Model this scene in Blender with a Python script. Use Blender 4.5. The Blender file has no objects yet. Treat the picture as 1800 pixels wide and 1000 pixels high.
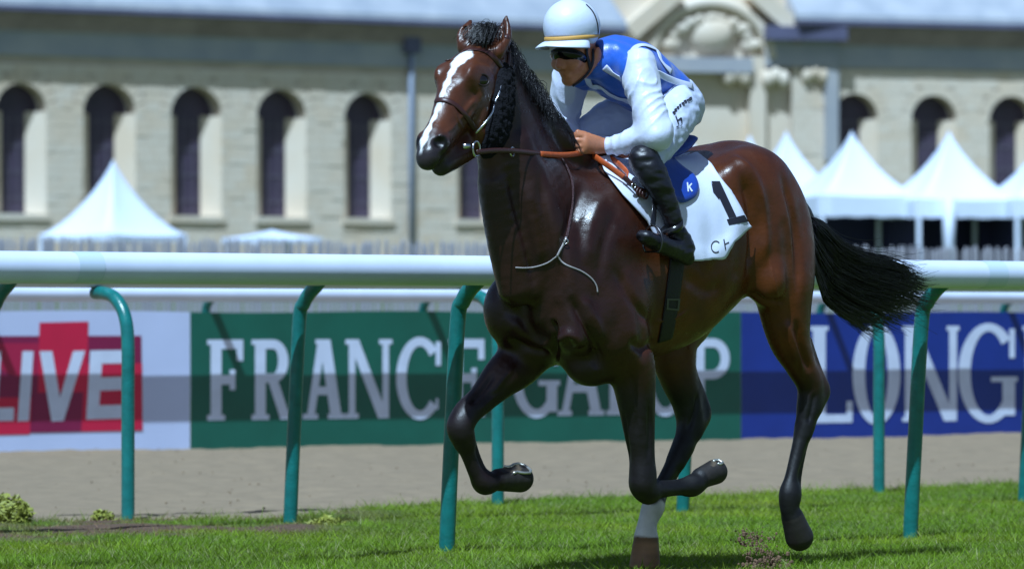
import bpy, bmesh, math, random
import numpy as np
from mathutils import Vector, Matrix
from mathutils.bvhtree import BVHTree

# ---------------------------------------------------------------- camera, sky, sun, exposure
SC = bpy.context.scene
COL = SC.collection
FPX, CX, HY, CAMH = 8550.0, 900.0, 562.0, 1.0      # focal length in photo pixels, principal column, horizon row, lens height (m)
cam_data = bpy.data.cameras.new('camera')
cam = bpy.data.objects.new('camera', cam_data); COL.objects.link(cam)
cam.location = (0, 0, CAMH); cam.rotation_euler = (math.radians(90), 0, 0)
cam_data.sensor_width = 36.0; cam_data.lens = FPX / 1800 * 36
cam_data.shift_y = (HY - 500) / 1800
cam_data.clip_start = 0.5; cam_data.clip_end = 3000
cam_data.dof.use_dof = True; cam_data.dof.focus_distance = 19.15; cam_data.dof.aperture_fstop = 4.6
SC.camera = cam

LIGHT = Vector((0.16, 0.475, -0.86)).normalized()   # the way sunlight travels
SUN_EL = math.asin(-LIGHT.z)
world = bpy.data.worlds.new('World'); SC.world = world; world.use_nodes = True
wn = world.node_tree; wn.nodes.clear()
sky = wn.nodes.new('ShaderNodeTexSky'); sky.sky_type = 'NISHITA'; sky.sun_disc = False
sky.ozone_density = 5.0; sky.sun_elevation = SUN_EL; sky.sun_rotation = math.atan2(-LIGHT.x, -LIGHT.y)
bgn = wn.nodes.new('ShaderNodeBackground'); bgn.inputs['Strength'].default_value = 0.062
won = wn.nodes.new('ShaderNodeOutputWorld')
wn.links.new(sky.outputs[0], bgn.inputs['Color']); wn.links.new(bgn.outputs[0], won.inputs['Surface'])
sun_d = bpy.data.lights.new('sun', 'SUN'); sun_d.energy = 5.0; sun_d.angle = math.radians(0.53)
sun_d.color = (0.60, 0.80, 1.0)
sun = bpy.data.objects.new('sun', sun_d); COL.objects.link(sun)
sun.rotation_euler = LIGHT.to_track_quat('-Z', 'Y').to_euler()
SC.view_settings.view_transform = 'Standard'; SC.view_settings.look = 'None'
SC.view_settings.exposure = 0.42; SC.view_settings.gamma = 1.0

# ---------------------------------------------------------------- small helpers
rnd = random.Random(7)
NR = np.random.default_rng(11)

def W(px, py, d):
    """world point at distance d along the camera axis, seen at photo pixel (px, py)"""
    return Vector(((px - CX) * d / FPX, d, CAMH - (py - HY) * d / FPX))

def link(o, parent=None):
    COL.objects.link(o)
    if parent is not None: o.parent = parent
    return o

def mesh_obj(name, verts, faces, mat=None, parent=None, smooth=False):
    me = bpy.data.meshes.new(name)
    me.from_pydata([tuple(v) for v in verts], [], [tuple(f) for f in faces])
    me.update()
    if smooth: me.polygons.foreach_set('use_smooth', [True] * len(me.polygons))
    if mat is not None: me.materials.append(mat)
    return link(bpy.data.objects.new(name, me), parent)

def tag(o, label=None, cat=None, group=None, kind=None):
    if label: o['label'] = label
    if cat: o['category'] = cat
    if group: o['group'] = group
    if kind: o['kind'] = kind
    return o

def empty(name, loc=(0, 0, 0), label=None, cat=None, group=None):
    o = bpy.data.objects.new(name, None); COL.objects.link(o); o.location = loc
    o.empty_display_size = 0.1
    return tag(o, label, cat, group)

def keep(o, parent):
    """parent a world-space mesh to an Empty without moving it"""
    o.parent = parent
    o.matrix_parent_inverse = Matrix.Translation(parent.location).inverted() if parent.type == 'EMPTY' else Matrix.Identity(4)
    return o

class MB:
    """collects simple closed shapes into one mesh"""
    def __init__(s): s.v = []; s.f = []
    def add(s, vs, fs):
        b = len(s.v); s.v += [Vector(v) for v in vs]; s.f += [tuple(i + b for i in f) for f in fs]; return s
    def hexa(s, p):      # 8 corners: bottom loop 0-3, top loop 4-7
        return s.add(p, [(3, 2, 1, 0), (4, 5, 6, 7), (0, 1, 5, 4), (1, 2, 6, 5), (2, 3, 7, 6), (3, 0, 4, 7)])
    def box(s, c, h, ax=None):
        c = Vector(c); X, Y, Z = ax if ax else (Vector((1, 0, 0)), Vector((0, 1, 0)), Vector((0, 0, 1)))
        p = [c + X * (sx * h[0]) + Y * (sy * h[1]) + Z * (sz * h[2]) for sz in (-1, 1) for sx, sy in ((-1, -1), (1, -1), (1, 1), (-1, 1))]
        return s.hexa(p)
    def prism(s, poly, d):   # planar polygon (ccw seen from +d) swept by vector -d
        n = len(poly); d = Vector(d); a = [Vector(p) for p in poly]; b = [p - d for p in a]
        return s.add(a + b, [tuple(range(n)), tuple(range(2 * n - 1, n - 1, -1))] + [(i, n + i, n + (i + 1) % n, (i + 1) % n) for i in range(n)])
    def tube(s, pts, r, n=10, caps=True, flat=None, up=None):
        pts = [Vector(p) for p in pts]; rr = r if hasattr(r, '__len__') else [r] * len(pts)
        b = len(s.v); prev = None
        for i, p in enumerate(pts):
            d = (pts[min(i + 1, len(pts) - 1)] - pts[max(i - 1, 0)]).normalized()
            u = up[i] if up is not None else prev
            if u is None: u = Vector((0, 0, 1)) if abs(d.z) < 0.9 else Vector((1, 0, 0))
            u = (u - d * u.dot(d)).normalized(); prev = u; w = d.cross(u)
            ru = rr[i] * (flat if flat else 1.0)
            for k in range(n):
                a = 2 * math.pi * k / n
                s.v.append(p + u * (math.cos(a) * ru) + w * (math.sin(a) * rr[i]))
        for i in range(len(pts) - 1):
            for k in range(n):
                k2 = (k + 1) % n
                s.f.append((b + i * n + k, b + i * n + k2, b + (i + 1) * n + k2, b + (i + 1) * n + k))
        if caps:
            s.f.append(tuple(b + k for k in range(n - 1, -1, -1)))
            e = b + (len(pts) - 1) * n; s.f.append(tuple(e + k for k in range(n)))
        return s
    def ball(s, c, r, nu=12, nv=8, ax=None):
        c = Vector(c); r = r if hasattr(r, '__len__') else (r, r, r)
        X, Y, Z = ax if ax else (Vector((1, 0, 0)), Vector((0, 1, 0)), Vector((0, 0, 1)))
        b = len(s.v); s.v.append(c + Z * r[2])
        for j in range(1, nv):
            t = math.pi * j / nv
            for i in range(nu):
                a = 2 * math.pi * i / nu
                s.v.append(c + X * (r[0] * math.sin(t) * math.cos(a)) + Y * (r[1] * math.sin(t) * math.sin(a)) + Z * (r[2] * math.cos(t)))
        s.v.append(c - Z * r[2]); e = len(s.v) - 1
        for i in range(nu):
            i2 = (i + 1) % nu
            s.f.append((b, b + 1 + i, b + 1 + i2))
            s.f.append((e, b + 1 + (nv - 2) * nu + i2, b + 1 + (nv - 2) * nu + i))
            for j in range(nv - 2):
                s.f.append((b + 1 + j * nu + i, b + 1 + (j + 1) * nu + i, b + 1 + (j + 1) * nu + i2, b + 1 + j * nu + i2))
        return s
    def build(s, name, mat, parent=None, smooth=False):
        o = mesh_obj(name, s.v, s.f, mat, None, smooth)
        if parent is not None: keep(o, parent)
        return o

def smoothpath(pts, n=6):
    """Catmull-Rom through the points"""
    P = [Vector(p) for p in pts]; P = [P[0] * 2 - P[1]] + P + [P[-1] * 2 - P[-2]]
    out = []
    for i in range(1, len(P) - 2):
        for k in range(n):
            t = k / n
            a, b, c, d = P[i - 1], P[i], P[i + 1], P[i + 2]
            out.append(0.5 * ((2 * b) + (c - a) * t + (2 * a - 5 * b + 4 * c - d) * t * t + (3 * b - a - 3 * c + d) * t ** 3))
    out.append(P[-2]); return out

# ---------------------------------------------------------------- procedural materials
def pbr(name, col, rough=0.6, var=0.0, vscale=8.0, col2=None, bump=0.0, bscale=60.0, metal=0.0, spec=0.5, sheen=0.0, coat=0.0, attr=None, detail=4.0, sss=0.0, transl=0.0):
    m = bpy.data.materials.new(name); m.use_nodes = True
    nt = m.node_tree; p = nt.nodes['Principled BSDF']
    p.inputs['Base Color'].default_value = (*col, 1)
    p.inputs['Roughness'].default_value = rough; p.inputs['Metallic'].default_value = metal
    p.inputs['Specular IOR Level'].default_value = spec
    if sheen: p.inputs['Sheen Weight'].default_value = sheen
    if coat: p.inputs['Coat Weight'].default_value = coat; p.inputs['Coat Roughness'].default_value = 0.15
    if sss: p.inputs['Subsurface Weight'].default_value = sss; p.inputs['Subsurface Radius'].default_value = (0.01, 0.004, 0.002)
    tc = nt.nodes.new('ShaderNodeTexCoord')
    src = None
    if attr:
        a = nt.nodes.new('ShaderNodeAttribute'); a.attribute_name = attr; src = a.outputs['Color']
        nt.links.new(src, p.inputs['Base Color'])
    if var or col2:
        n = nt.nodes.new('ShaderNodeTexNoise'); n.inputs['Scale'].default_value = vscale; n.inputs['Detail'].default_value = detail
        nt.links.new(tc.outputs['Object'], n.inputs['Vector'])
        if col2:
            r = nt.nodes.new('ShaderNodeValToRGB'); r.color_ramp.elements[0].position = 0.35; r.color_ramp.elements[1].position = 0.68
            r.color_ramp.elements[0].color = (*col, 1); r.color_ramp.elements[1].color = (*col2, 1)
            nt.links.new(n.outputs['Fac'], r.inputs['Fac']); nt.links.new(r.outputs[0], p.inputs['Base Color'])
        else:
            mr = nt.nodes.new('ShaderNodeMapRange'); mr.inputs['From Min'].default_value = 0.25; mr.inputs['From Max'].default_value = 0.75
            mr.inputs['To Min'].default_value = 1 - var; mr.inputs['To Max'].default_value = 1 + var
            nt.links.new(n.outputs['Fac'], mr.inputs['Value'])
            mx = nt.nodes.new('ShaderNodeMix'); mx.data_type = 'RGBA'; mx.blend_type = 'MULTIPLY'; mx.inputs[0].default_value = 1
            if src: nt.links.new(src, mx.inputs[6])
            else: mx.inputs[6].default_value = (*col, 1)
            nt.links.new(mr.outputs[0], mx.inputs[7]); nt.links.new(mx.outputs[2], p.inputs['Base Color'])
    if bump:
        n2 = nt.nodes.new('ShaderNodeTexNoise'); n2.inputs['Scale'].default_value = bscale; n2.inputs['Detail'].default_value = 5
        nt.links.new(tc.outputs['Object'], n2.inputs['Vector'])
        b = nt.nodes.new('ShaderNodeBump'); b.inputs['Strength'].default_value = bump; b.inputs['Distance'].default_value = 0.02
        nt.links.new(n2.outputs['Fac'], b.inputs['Height']); nt.links.new(b.outputs[0], p.inputs['Normal'])
    if transl:                                             # thin leaves let light through
        t = nt.nodes.new('ShaderNodeBsdfTranslucent'); mxs = nt.nodes.new('ShaderNodeMixShader'); mxs.inputs[0].default_value = transl
        if src: nt.links.new(src, t.inputs['Color'])
        else: t.inputs['Color'].default_value = (*col, 1)
        out = nt.nodes['Material Output']; nt.links.new(p.outputs[0], mxs.inputs[1]); nt.links.new(t.outputs[0], mxs.inputs[2]); nt.links.new(mxs.outputs[0], out.inputs['Surface'])
    return m

# ---------------------------------------------------------------- implicit modelling: blend rounded shapes, then extract one closed mesh
class Sdf:
    def __init__(s, lo, hi, h):
        s.lo = np.array(lo, np.float64); s.h = h
        s.n = (np.ceil((np.array(hi) - s.lo) / h)).astype(int) + 1
        s.v = np.full(s.n, 0.3, np.float32)
    def block(s, lo, hi):
        a = np.clip(np.floor((np.array(lo) - s.lo) / s.h).astype(int), 0, s.n - 1)
        b = np.clip(np.ceil((np.array(hi) - s.lo) / s.h).astype(int) + 1, 1, s.n)
        sl = tuple(slice(x, y) for x, y in zip(a, b))
        g = [(s.lo[i] + s.h * np.arange(a[i], b[i])).astype(np.float32) for i in range(3)]
        return sl, g[0][:, None, None], g[1][None, :, None], g[2][None, None, :]
    def put(s, sl, d, k, sub=False):
        a = s.v[sl]; d = d.astype(np.float32)
        if sub:
            d = -d; h = np.clip(0.5 + 0.5 * (d - a) / k, 0, 1)
            s.v[sl] = a * (1 - h) + d * h + k * h * (1 - h)
        else:
            h = np.clip(0.5 + 0.5 * (a - d) / k, 0, 1)
            s.v[sl] = a * (1 - h) + d * h - k * h * (1 - h)
    def loft(s, nodes, k=0.02, lat=(0, 1, 0), sub=False, kin=None):
        """chain of rounded segments; node = (x, y, z, r_other, r_lateral)"""
        nodes = [tuple(n) if len(n) == 5 else tuple(n) + (n[3],) for n in nodes]
        A = np.array(nodes, np.float64)
        if len(A) > 2:                                   # resample smoothly so that the radii and bends flow
            x = np.concatenate([[0], np.cumsum(np.linalg.norm(np.diff(A[:, :3], axis=0), axis=1))]); q = np.unique(np.concatenate([np.linspace(x[i], x[i + 1], 7) for i in range(len(x) - 1)]))
            A = np.stack([cub(x, A[:, i], q) for i in range(5)], 1)
        R = A[:, 3:].max() + k + 2 * s.h
        sl, X, Y, Z = s.block(A[:, :3].min(0) - R, A[:, :3].max(0) + R)
        D = None; lat = np.array(lat, float)
        for i in range(len(A) - 1):
            a, b = A[i, :3], A[i + 1, :3]; L = np.linalg.norm(b - a); d = (b - a) / max(L, 1e-6)
            l = lat - d * lat.dot(d); l /= max(np.linalg.norm(l), 1e-6); m = np.cross(d, l)
            rx, ry, rz = X - a[0], Y - a[1], Z - a[2]
            u = rx * d[0] + ry * d[1] + rz * d[2]; t = np.clip(u / L, 0, 1); ex = u - t * L
            pl = rx * l[0] + ry * l[1] + rz * l[2]; pm = rx * m[0] + ry * m[1] + rz * m[2]
            rm = A[i, 3] + (A[i + 1, 3] - A[i, 3]) * t; rl = A[i, 4] + (A[i + 1, 4] - A[i, 4]) * t
            mn = np.minimum(rm, rl)
            q = np.sqrt((pm / rm) ** 2 + (pl / rl) ** 2 + (ex / mn) ** 2)
            g = np.sqrt((pm / rm ** 2) ** 2 + (pl / rl ** 2) ** 2 + (ex / mn ** 2) ** 2) + 1e-6
            dd = np.minimum(q * (q - 1) / g, 0.3); dd = np.where(q < 0.3, -mn * (1 - q), dd)
            D = dd if D is None else np.minimum(D, dd)
        s.put(sl, D, k, sub); return s
    def ell(s, c, r, k=0.03, ax=None, sub=False):
        c = np.array(c, float); r = np.array(r, float); R = r.max() + k + 2 * s.h
        ax = np.eye(3) if ax is None else np.array([np.array(v, float) / np.linalg.norm(v) for v in ax])
        sl, X, Y, Z = s.block(c - R, c + R)
        q2 = 0; g2 = 0
        for i in range(3):
            u = (X - c[0]) * ax[i][0] + (Y - c[1]) * ax[i][1] + (Z - c[2]) * ax[i][2]
            q2 = q2 + (u / r[i]) ** 2; g2 = g2 + (u / r[i] ** 2) ** 2
        q = np.sqrt(q2); d = np.where(q < 0.3, -r.min() * (1 - q), q * (q - 1) / (np.sqrt(g2) + 1e-6))
        s.put(sl, d, k, sub); return s
    def cut(s, c, n, R, k=0.006):
        """trim everything beyond the plane through c (normal n) within radius R"""
        c = np.array(c, float); n = np.array(n, float); n /= np.linalg.norm(n)
        sl, X, Y, Z = s.block(c - R, c + R)
        d = -((X - c[0]) * n[0] + (Y - c[1]) * n[1] + (Z - c[2]) * n[2])
        d = np.maximum(d, np.sqrt((X - c[0]) ** 2 + (Y - c[1]) ** 2 + (Z - c[2]) ** 2) - R)
        s.put(sl, d, k, True); return s
    def barrel(s, prof, k=0.04, e=2.3):
        """body swept along x; prof rows = (x, ztop, zbot, halfwidth)"""
        P = np.array(sorted(prof), float)
        sl, X, Y, Z = s.block((P[0, 0] - .1, -P[:, 3].max() - .12, P[:, 2].min() - .12), (P[-1, 0] + .1, P[:, 3].max() + .12, P[:, 1].max() + .12))
        xs = X[:, 0, 0]; xc = np.clip(xs, P[0, 0], P[-1, 0])
        zt, zb, w = [cub(P[:, 0], P[:, i], xc)[:, None, None] for i in (1, 2, 3)]
        zc = (zt + zb) / 2; hh = (zt - zb) / 2; ex = (xs - xc)[:, None, None]
        q = (np.abs((Z - zc) / hh) ** e + np.abs(Y / w) ** e) ** (1 / e)
        g = np.minimum(hh, w)
        s.put(sl, (q - 1) * g + np.abs(ex) * 3.0 + 0 * Y, k); return s
    def mesh(s, smooth=2, lam=0.5):
        v = s.v; neg = v < 0; n = s.n
        c = np.zeros(n - 1, np.uint8)
        for dx in (0, 1):
            for dy in (0, 1):
                for dz in (0, 1):
                    c += neg[dx:n[0] - 1 + dx, dy:n[1] - 1 + dy, dz:n[2] - 1 + dz]
        act = (c > 0) & (c < 8); I, J, K = np.nonzero(act)
        idx = np.full(n - 1, -1, np.int64); idx[I, J, K] = np.arange(len(I))
        acc = np.zeros((len(I), 3)); cnt = np.zeros(len(I))
        cor = [(0, 0, 0), (1, 0, 0), (0, 1, 0), (1, 1, 0), (0, 0, 1), (1, 0, 1), (0, 1, 1), (1, 1, 1)]
        val = [v[I + a, J + b, K + d] for a, b, d in cor]
        for p in range(8):
            for q in range(p + 1, 8):
                df = [cor[q][i] - cor[p][i] for i in range(3)]
                if sum(abs(x) for x in df) != 1: continue
                a, b = val[p], val[q]; m = (a < 0) != (b < 0)
                t = np.where(m, a / np.where(m, a - b, 1), 0)
                for i in range(3): acc[:, i] += np.where(m, cor[p][i] + t * df[i], 0)
                cnt += m
        V = acc / cnt[:, None] + np.stack([I, J, K], 1)
        V = s.lo + V * s.h
        Q = []
        for ax in range(3):
            o = [(ax + 1) % 3, (ax + 2) % 3]
            A = [slice(None)] * 3; Bs = [slice(None)] * 3
            A[ax] = slice(0, n[ax] - 1); Bs[ax] = slice(1, n[ax])
            ch = neg[tuple(A)] != neg[tuple(Bs)]
            E = list(np.nonzero(ch)); ok = np.ones(len(E[0]), bool)
            for j in o: ok &= (E[j] > 0) & (E[j] < n[j] - 1)
            E = [e[ok] for e in E]
            def cell(d0, d1):
                e = [x.copy() for x in E]; e[o[0]] += d0; e[o[1]] += d1
                return idx[e[0], e[1], e[2]]
            q = np.stack([cell(-1, -1), cell(0, -1), cell(0, 0), cell(-1, 0)], 1)
            flip = ~neg[E[0], E[1], E[2]]
            q[flip] = q[flip][:, ::-1]; Q.append(q)
        Q = np.concatenate(Q); Q = Q[(Q >= 0).all(1)]
        return relax(V, Q, smooth, lam), Q

def cub(xp, fp, x):
    """smooth monotone-ish interpolation"""
    m = np.gradient(fp, xp); i = np.clip(np.searchsorted(xp, x) - 1, 0, len(xp) - 2)
    h = xp[i + 1] - xp[i]; t = (x - xp[i]) / h
    return ((2 * t ** 3 - 3 * t ** 2 + 1) * fp[i] + (t ** 3 - 2 * t ** 2 + t) * h * m[i] + (-2 * t ** 3 + 3 * t ** 2) * fp[i + 1] + (t ** 3 - t ** 2) * h * m[i + 1])

def relax(V, Q, it, lam=0.5):
    E = np.concatenate([Q[:, [0, 1]], Q[:, [1, 2]], Q[:, [2, 3]], Q[:, [3, 0]]]); N = len(V)
    a = np.concatenate([E[:, 0], E[:, 1]]); b = np.concatenate([E[:, 1], E[:, 0]])
    deg = np.bincount(a, minlength=N)
    for k in range(it):
        for l in (lam, -lam * 1.04):     # keeps the volume
            av = np.stack([np.bincount(a, V[b, i], N) for i in range(3)], 1) / np.maximum(deg, 1)[:, None]
            V = V + l * (av - V)
    return V

def np_mesh(name, V, Q, mat=None, parent=None, smooth=True):
    me = bpy.data.meshes.new(name); n = Q.shape[1]
    me.vertices.add(len(V)); me.vertices.foreach_set('co', np.asarray(V, np.float32).ravel())
    me.loops.add(Q.size); me.loops.foreach_set('vertex_index', np.asarray(Q, np.int32).ravel())
    me.polygons.add(len(Q)); me.polygons.foreach_set('loop_start', np.arange(0, Q.size, n, dtype=np.int32))
    me.polygons.foreach_set('loop_total', np.full(len(Q), n, np.int32))
    me.polygons.foreach_set('use_smooth', np.full(len(Q), smooth, bool))
    me.update(calc_edges=True); me.validate()
    if mat is not None: me.materials.append(mat)
    o = link(bpy.data.objects.new(name, me))
    if parent is not None: keep(o, parent)
    return o

def vcol(o, rgb, name='coat'):
    at = o.data.color_attributes.new(name, 'FLOAT_COLOR', 'POINT')
    c = np.ones((len(rgb), 4), np.float32); c[:, :3] = rgb
    at.data.foreach_set('color', c.ravel())

def sstep(a, b, x):
    t = np.clip((x - a) / (b - a), 0, 1); return t * t * (3 - 2 * t)

def vnormals(V, Q):
    n = np.cross(V[Q[:, 2]] - V[Q[:, 0]], V[Q[:, 3]] - V[Q[:, 1]]); N = np.zeros_like(V)
    for i in range(4):
        for a in range(3): N[:, a] += np.bincount(Q[:, i], n[:, a], len(V))
    return N / (np.linalg.norm(N, axis=1)[:, None] + 1e-9)
# ================================================================ ground, turf, sand
def gz(y): return 2.0 * float(sstep(75, 170, np.array(y)))
RA = math.radians(38); RU = Vector((math.cos(RA), math.sin(RA), 0)); RN = Vector((math.sin(RA), -math.cos(RA), 0))   # along the rails / towards the horse track
M_lawn = pbr('far_lawn', (.06, .10, .03), .9, col2=(.11, .12, .05), vscale=.4)
M_turf = pbr('turf_soil', (.055, .075, .020), .95, attr='tint', var=.35, vscale=14, bump=.6, bscale=40)
M_blade = pbr('grass_blades', (.07, .15, .02), .55, attr='tint', spec=.3, transl=.45)
M_sand = pbr('sand_track', (.235, .172, .108), .95, var=.16, vscale=6, bump=.55, bscale=24, detail=8)
ys = [-60, 2, 16, 40, 60, 75, 90, 105, 120, 135, 150, 170, 220, 300, 420, 700, 1200, 2600]; xs = [-1500, -300, -60, -20, 0, 20, 60, 300, 1500]
V = [(x, y, gz(y) - .10) for y in ys for x in xs]; n = len(xs)
tag(mesh_obj('ground', V, [(j * n + i, j * n + i + 1, (j + 1) * n + i + 1, (j + 1) * n + i) for j in range(len(ys) - 1) for i in range(n - 1)], M_lawn, smooth=True), kind='structure')
# turf edge: where the grass meets the sand, from the picture
EDGE = [(-700, 936), (-300, 926), (0, 916), (225, 912), (510, 905), (650, 893), (800, 884), (1000, 875), (1300, 868), (1600, 855), (1800, 848), (2200, 835), (2700, 822)]
EW = [W(x, y, FPX / (y - HY)) for x, y in EDGE]
ek = np.array([p.dot(RU) for p in EW]); em = np.array([p.dot(RN) for p in EW])          # edge as RN-offset against RU-distance
O_ = np.argsort(ek); ek, em = ek[O_], em[O_]
def vnoise(P, sc, seed=0): return np.array([mn_.noise(Vector((p[0] * sc + seed, p[1] * sc, seed * 1.7))) for p in P])
from mathutils import noise as mn_
def field(k0, k1, m0, m1, nk, nm):
    k = np.linspace(k0, k1, nk); m = np.linspace(0, 1, nm)
    return k, m
nk, nm = 260, 110
kk = np.linspace(ek[0], ek[-1], nk); e_ = np.interp(kk, ek, em) + .05 * np.array([mn_.noise(Vector((k * 2.2, 3, 0))) for k in kk]) + .03 * np.array([mn_.noise(Vector((k * 7, 9, 0))) for k in kk])
mm = (np.linspace(0, 1, nm) ** 1.6)
K2 = np.repeat(kk[:, None], nm, 1); M2 = e_[:, None] + mm[None, :] * 24
XY = np.stack([K2 * RU.x + M2 * RN.x, K2 * RU.y + M2 * RN.y], -1).reshape(-1, 2)
def turf_z(P): return .020 * vnoise(P, 1.3, 2) + .010 * vnoise(P, 5, 5)
edge_d = (M2 - e_[:, None]).reshape(-1)
TZ = turf_z(XY) - .03 * (1 - sstep(0, .12, edge_d))
TZ = TZ * sstep(-.05, .4, edge_d + .1)
def tint(P, ed):
    """colour of the turf: lush green, paler worn strips, bare earth along the left part of the edge"""
    P = np.asarray(P); px = CX + FPX * P[:, 0] / P[:, 1]
    a = vnoise(P, 1.1, 1)[:, None]; b = vnoise(P, 3.5, 8)[:, None]
    g = np.array((.185, .300, .018)) * (1 + .25 * b) + np.array((.11, .06, .004)) * np.clip(a + .1, 0, 1)
    bare = (1 - sstep(420, 780, px)) * sstep(.02, .18, ed) * (1 - sstep(1.2, 2.4, ed + .8 * b[:, 0]))
    bare = np.clip(bare * (.95 + 2.4 * vnoise(P, 2.2, 4)), 0, 1)[:, None]
    return g * (1 - bare) + np.array((.27, .15, .085)) * bare, bare[:, 0]
tcol, _ = tint(XY, edge_d)
q = np.array([[i * nm + j, i * nm + j + 1, (i + 1) * nm + j + 1, (i + 1) * nm + j] for i in range(nk - 1) for j in range(nm - 1)])
turf = np_mesh('turf', np.column_stack([XY, TZ]), q[:, ::-1], M_turf); vcol(turf, tcol * .36, 'tint'); tag(turf, kind='structure')
# grass blades over the part the camera sees, and a margin
NB = 340000
u = NR.random(NB); yy = 18.3 + 12.5 * NR.random(NB) ** 1.15
xx = (NR.random(NB) * 2060 - 130 - CX) * yy / FPX
P = np.stack([xx, yy], 1); pk = P @ np.array((RU.x, RU.y)); pm = P @ np.array((RN.x, RN.y)); ed = pm - np.interp(pk, kk, e_)
ok = ed > .01; P, ed = P[ok], ed[ok]; bcol, bare = tint(P, ed)
cl_ = vnoise(P, 9, 3); ok = NR.random(len(P)) > bare * .80; P, ed, bcol, cl_, bare = P[ok], ed[ok], bcol[ok], cl_[ok], bare[ok]; NB = len(P)
hgt = (.012 + .017 * NR.random(NB)) * np.where(NR.random(NB) < .15, 1.9, 1.0) * (1 + .55 * cl_) * (1 - .4 * bare) * (1 + .5 * (ed < .25)); wd = .0018 + .0020 * NR.random(NB)
an = NR.random(NB) * 6.283; ln = .5 + 1.1 * NR.random(NB); la = NR.random(NB) * 6.283
z0 = (turf_z(P) - .03 * (1 - sstep(0, .12, ed))) * sstep(-.05, .4, ed + .1) - .006
b0 = np.column_stack([P[:, 0] - wd * np.cos(an), P[:, 1] - wd * np.sin(an), z0]); b1 = np.column_stack([P[:, 0] + wd * np.cos(an), P[:, 1] + wd * np.sin(an), z0])
tp = np.column_stack([P[:, 0] + hgt * ln * np.cos(la), P[:, 1] + hgt * ln * np.sin(la), z0 + hgt])
GV = np.stack([b0, b1, tp], 1).reshape(-1, 3); GQ = np.arange(3 * NB).reshape(-1, 3)
grass = np_mesh('grass', GV, GQ, M_blade, smooth=False)
dry = NR.random(NB) < .12; bc = bcol * (0.62 + .74 * NR.random(NB))[:, None]; bc[dry] = np.array((.34, .34, .14))
vcol(grass, np.repeat(bc, 3, 0), 'tint'); tag(grass, 'short mown green turf grass of the racetrack', 'grass', kind='stuff')
# sand sheet, trodden
nk2, nm2 = 330, 230
k2 = np.linspace(ek[0] - 1, ek[-1] + 6, nk2); e2 = np.interp(k2, ek, em); m2 = np.linspace(0, 1, nm2)
KK = np.repeat(k2[:, None], nm2, 1); MM = (e2 + .35)[:, None] - m2[None, :] * 19
XY = np.stack([KK * RU.x + MM * RN.x, KK * RU.y + MM * RN.y], -1).reshape(-1, 2)
SZ = -.03 + .014 * vnoise(XY, 2.6, 6) + .012 * vnoise(XY, 7, 1) + .02 * vnoise(XY, .7, 3)
q = np.array([[i * nm2 + j, i * nm2 + j + 1, (i + 1) * nm2 + j + 1, (i + 1) * nm2 + j] for i in range(nk2 - 1) for j in range(nm2 - 1)])
tag(np_mesh('sand_track', np.column_stack([XY, SZ]), q, M_sand), kind='structure')
# loose clods on the sand
mb = MB()
for i in range(260):
    d = 25.5 + 14 * rnd.random(); px = rnd.uniform(-80, 1880); p = W(px, HY, d); ed_ = p.dot(RN) - np.interp(p.dot(RU), ek, em)
    if ed_ > -.2: continue
    r = rnd.uniform(.004, .010); mb.ball((p.x, p.y, -.02), (r, r * rnd.uniform(.7, 1.2), r * .7), 5, 3)
tag(mb.build('sand_clods', M_sand), 'loose clods lying on the sand track', 'clods', kind='stuff')

# ================================================================ running rails
M_rail = pbr('white_rail_plastic', (.62, .68, .84), .45, var=.08, vscale=3, bump=.02, bscale=20)
M_post = pbr('green_painted_steel', (.004, .150, .140), .30, var=.25, vscale=18, bump=.12, bscale=70, coat=.2)
M_join = pbr('white_rail_sleeve', (.52, .62, .74), .35)
def line_at(p0, px):
    """point on the line through p0 along the rails that is seen in picture column px"""
    a = (px - CX) / FPX; k = (a * p0.y - p0.x) / (RU.x - a * RU.y); return p0 + RU * k
def post_shape(prof, sg):
    mbp = MB(); P = smoothpath([Vector((0, 0, z)) + RN * (o * sg) for o, z in prof], 6)
    mbp.tube(P, .0345, 14, True, None, [RU] * len(P)); return mbp
def running_rail(base, cols, over, zr, prof, sg, label, kmin, kmax, r=.0625, joints=()):
    root = empty('running_rail', base, label, 'rail', 'running rails')
    a = base + RN * (over * sg) + RU * kmin; b = base + RN * (over * sg) + RU * kmax
    n = 24; P = [a.lerp(b, i / n) + Vector((0, 0, zr)) for i in range(n + 1)]
    mbp = MB().tube(P, r, 24); mbp.build('rail', M_rail, root, True)
    for px in joints:
        c = line_at(base + RN * (over * sg), px) + Vector((0, 0, zr)); MB().tube([c - RU * .06, c + RU * .06], r + .0012, 24, False).build('rail_sleeve', M_join, root, True)
    me = None
    for px in cols:
        p = line_at(base, px); p.z = 0
        if me is None: o = post_shape(prof, sg).build('post', M_post, None, True); me = o.data
        else: o = link(bpy.data.objects.new('post', me))
        o.parent = root; o.location = p - base
    return root
pA = W(785, 975, FPX / 413); pA.z = 0; pB = W(510, 920, FPX / 358); pB.z = 0; pC = W(875, 885, FPX / 323); pC.z = 0
lean = [(0, -.12), (0, 0), (.04, .55), (.078, 1.0), (.115, 1.08), (.165, 1.13), (.22, 1.165), (.262, 1.195)]
RAILA = running_rail(pA, (-150, 785, 1600, 2300), .265, 1.207, lean, 1, 'nearest white running rail on green gooseneck posts, right behind the horse', -6, 9, joints=(148, 1740))
running_rail(pB, (-30, 510, 1200, 1800, 2400), .265, 1.228, lean, 1, 'middle white running rail, hidden behind the nearest one, with posts leaning to the turf', -6, 11)
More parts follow.
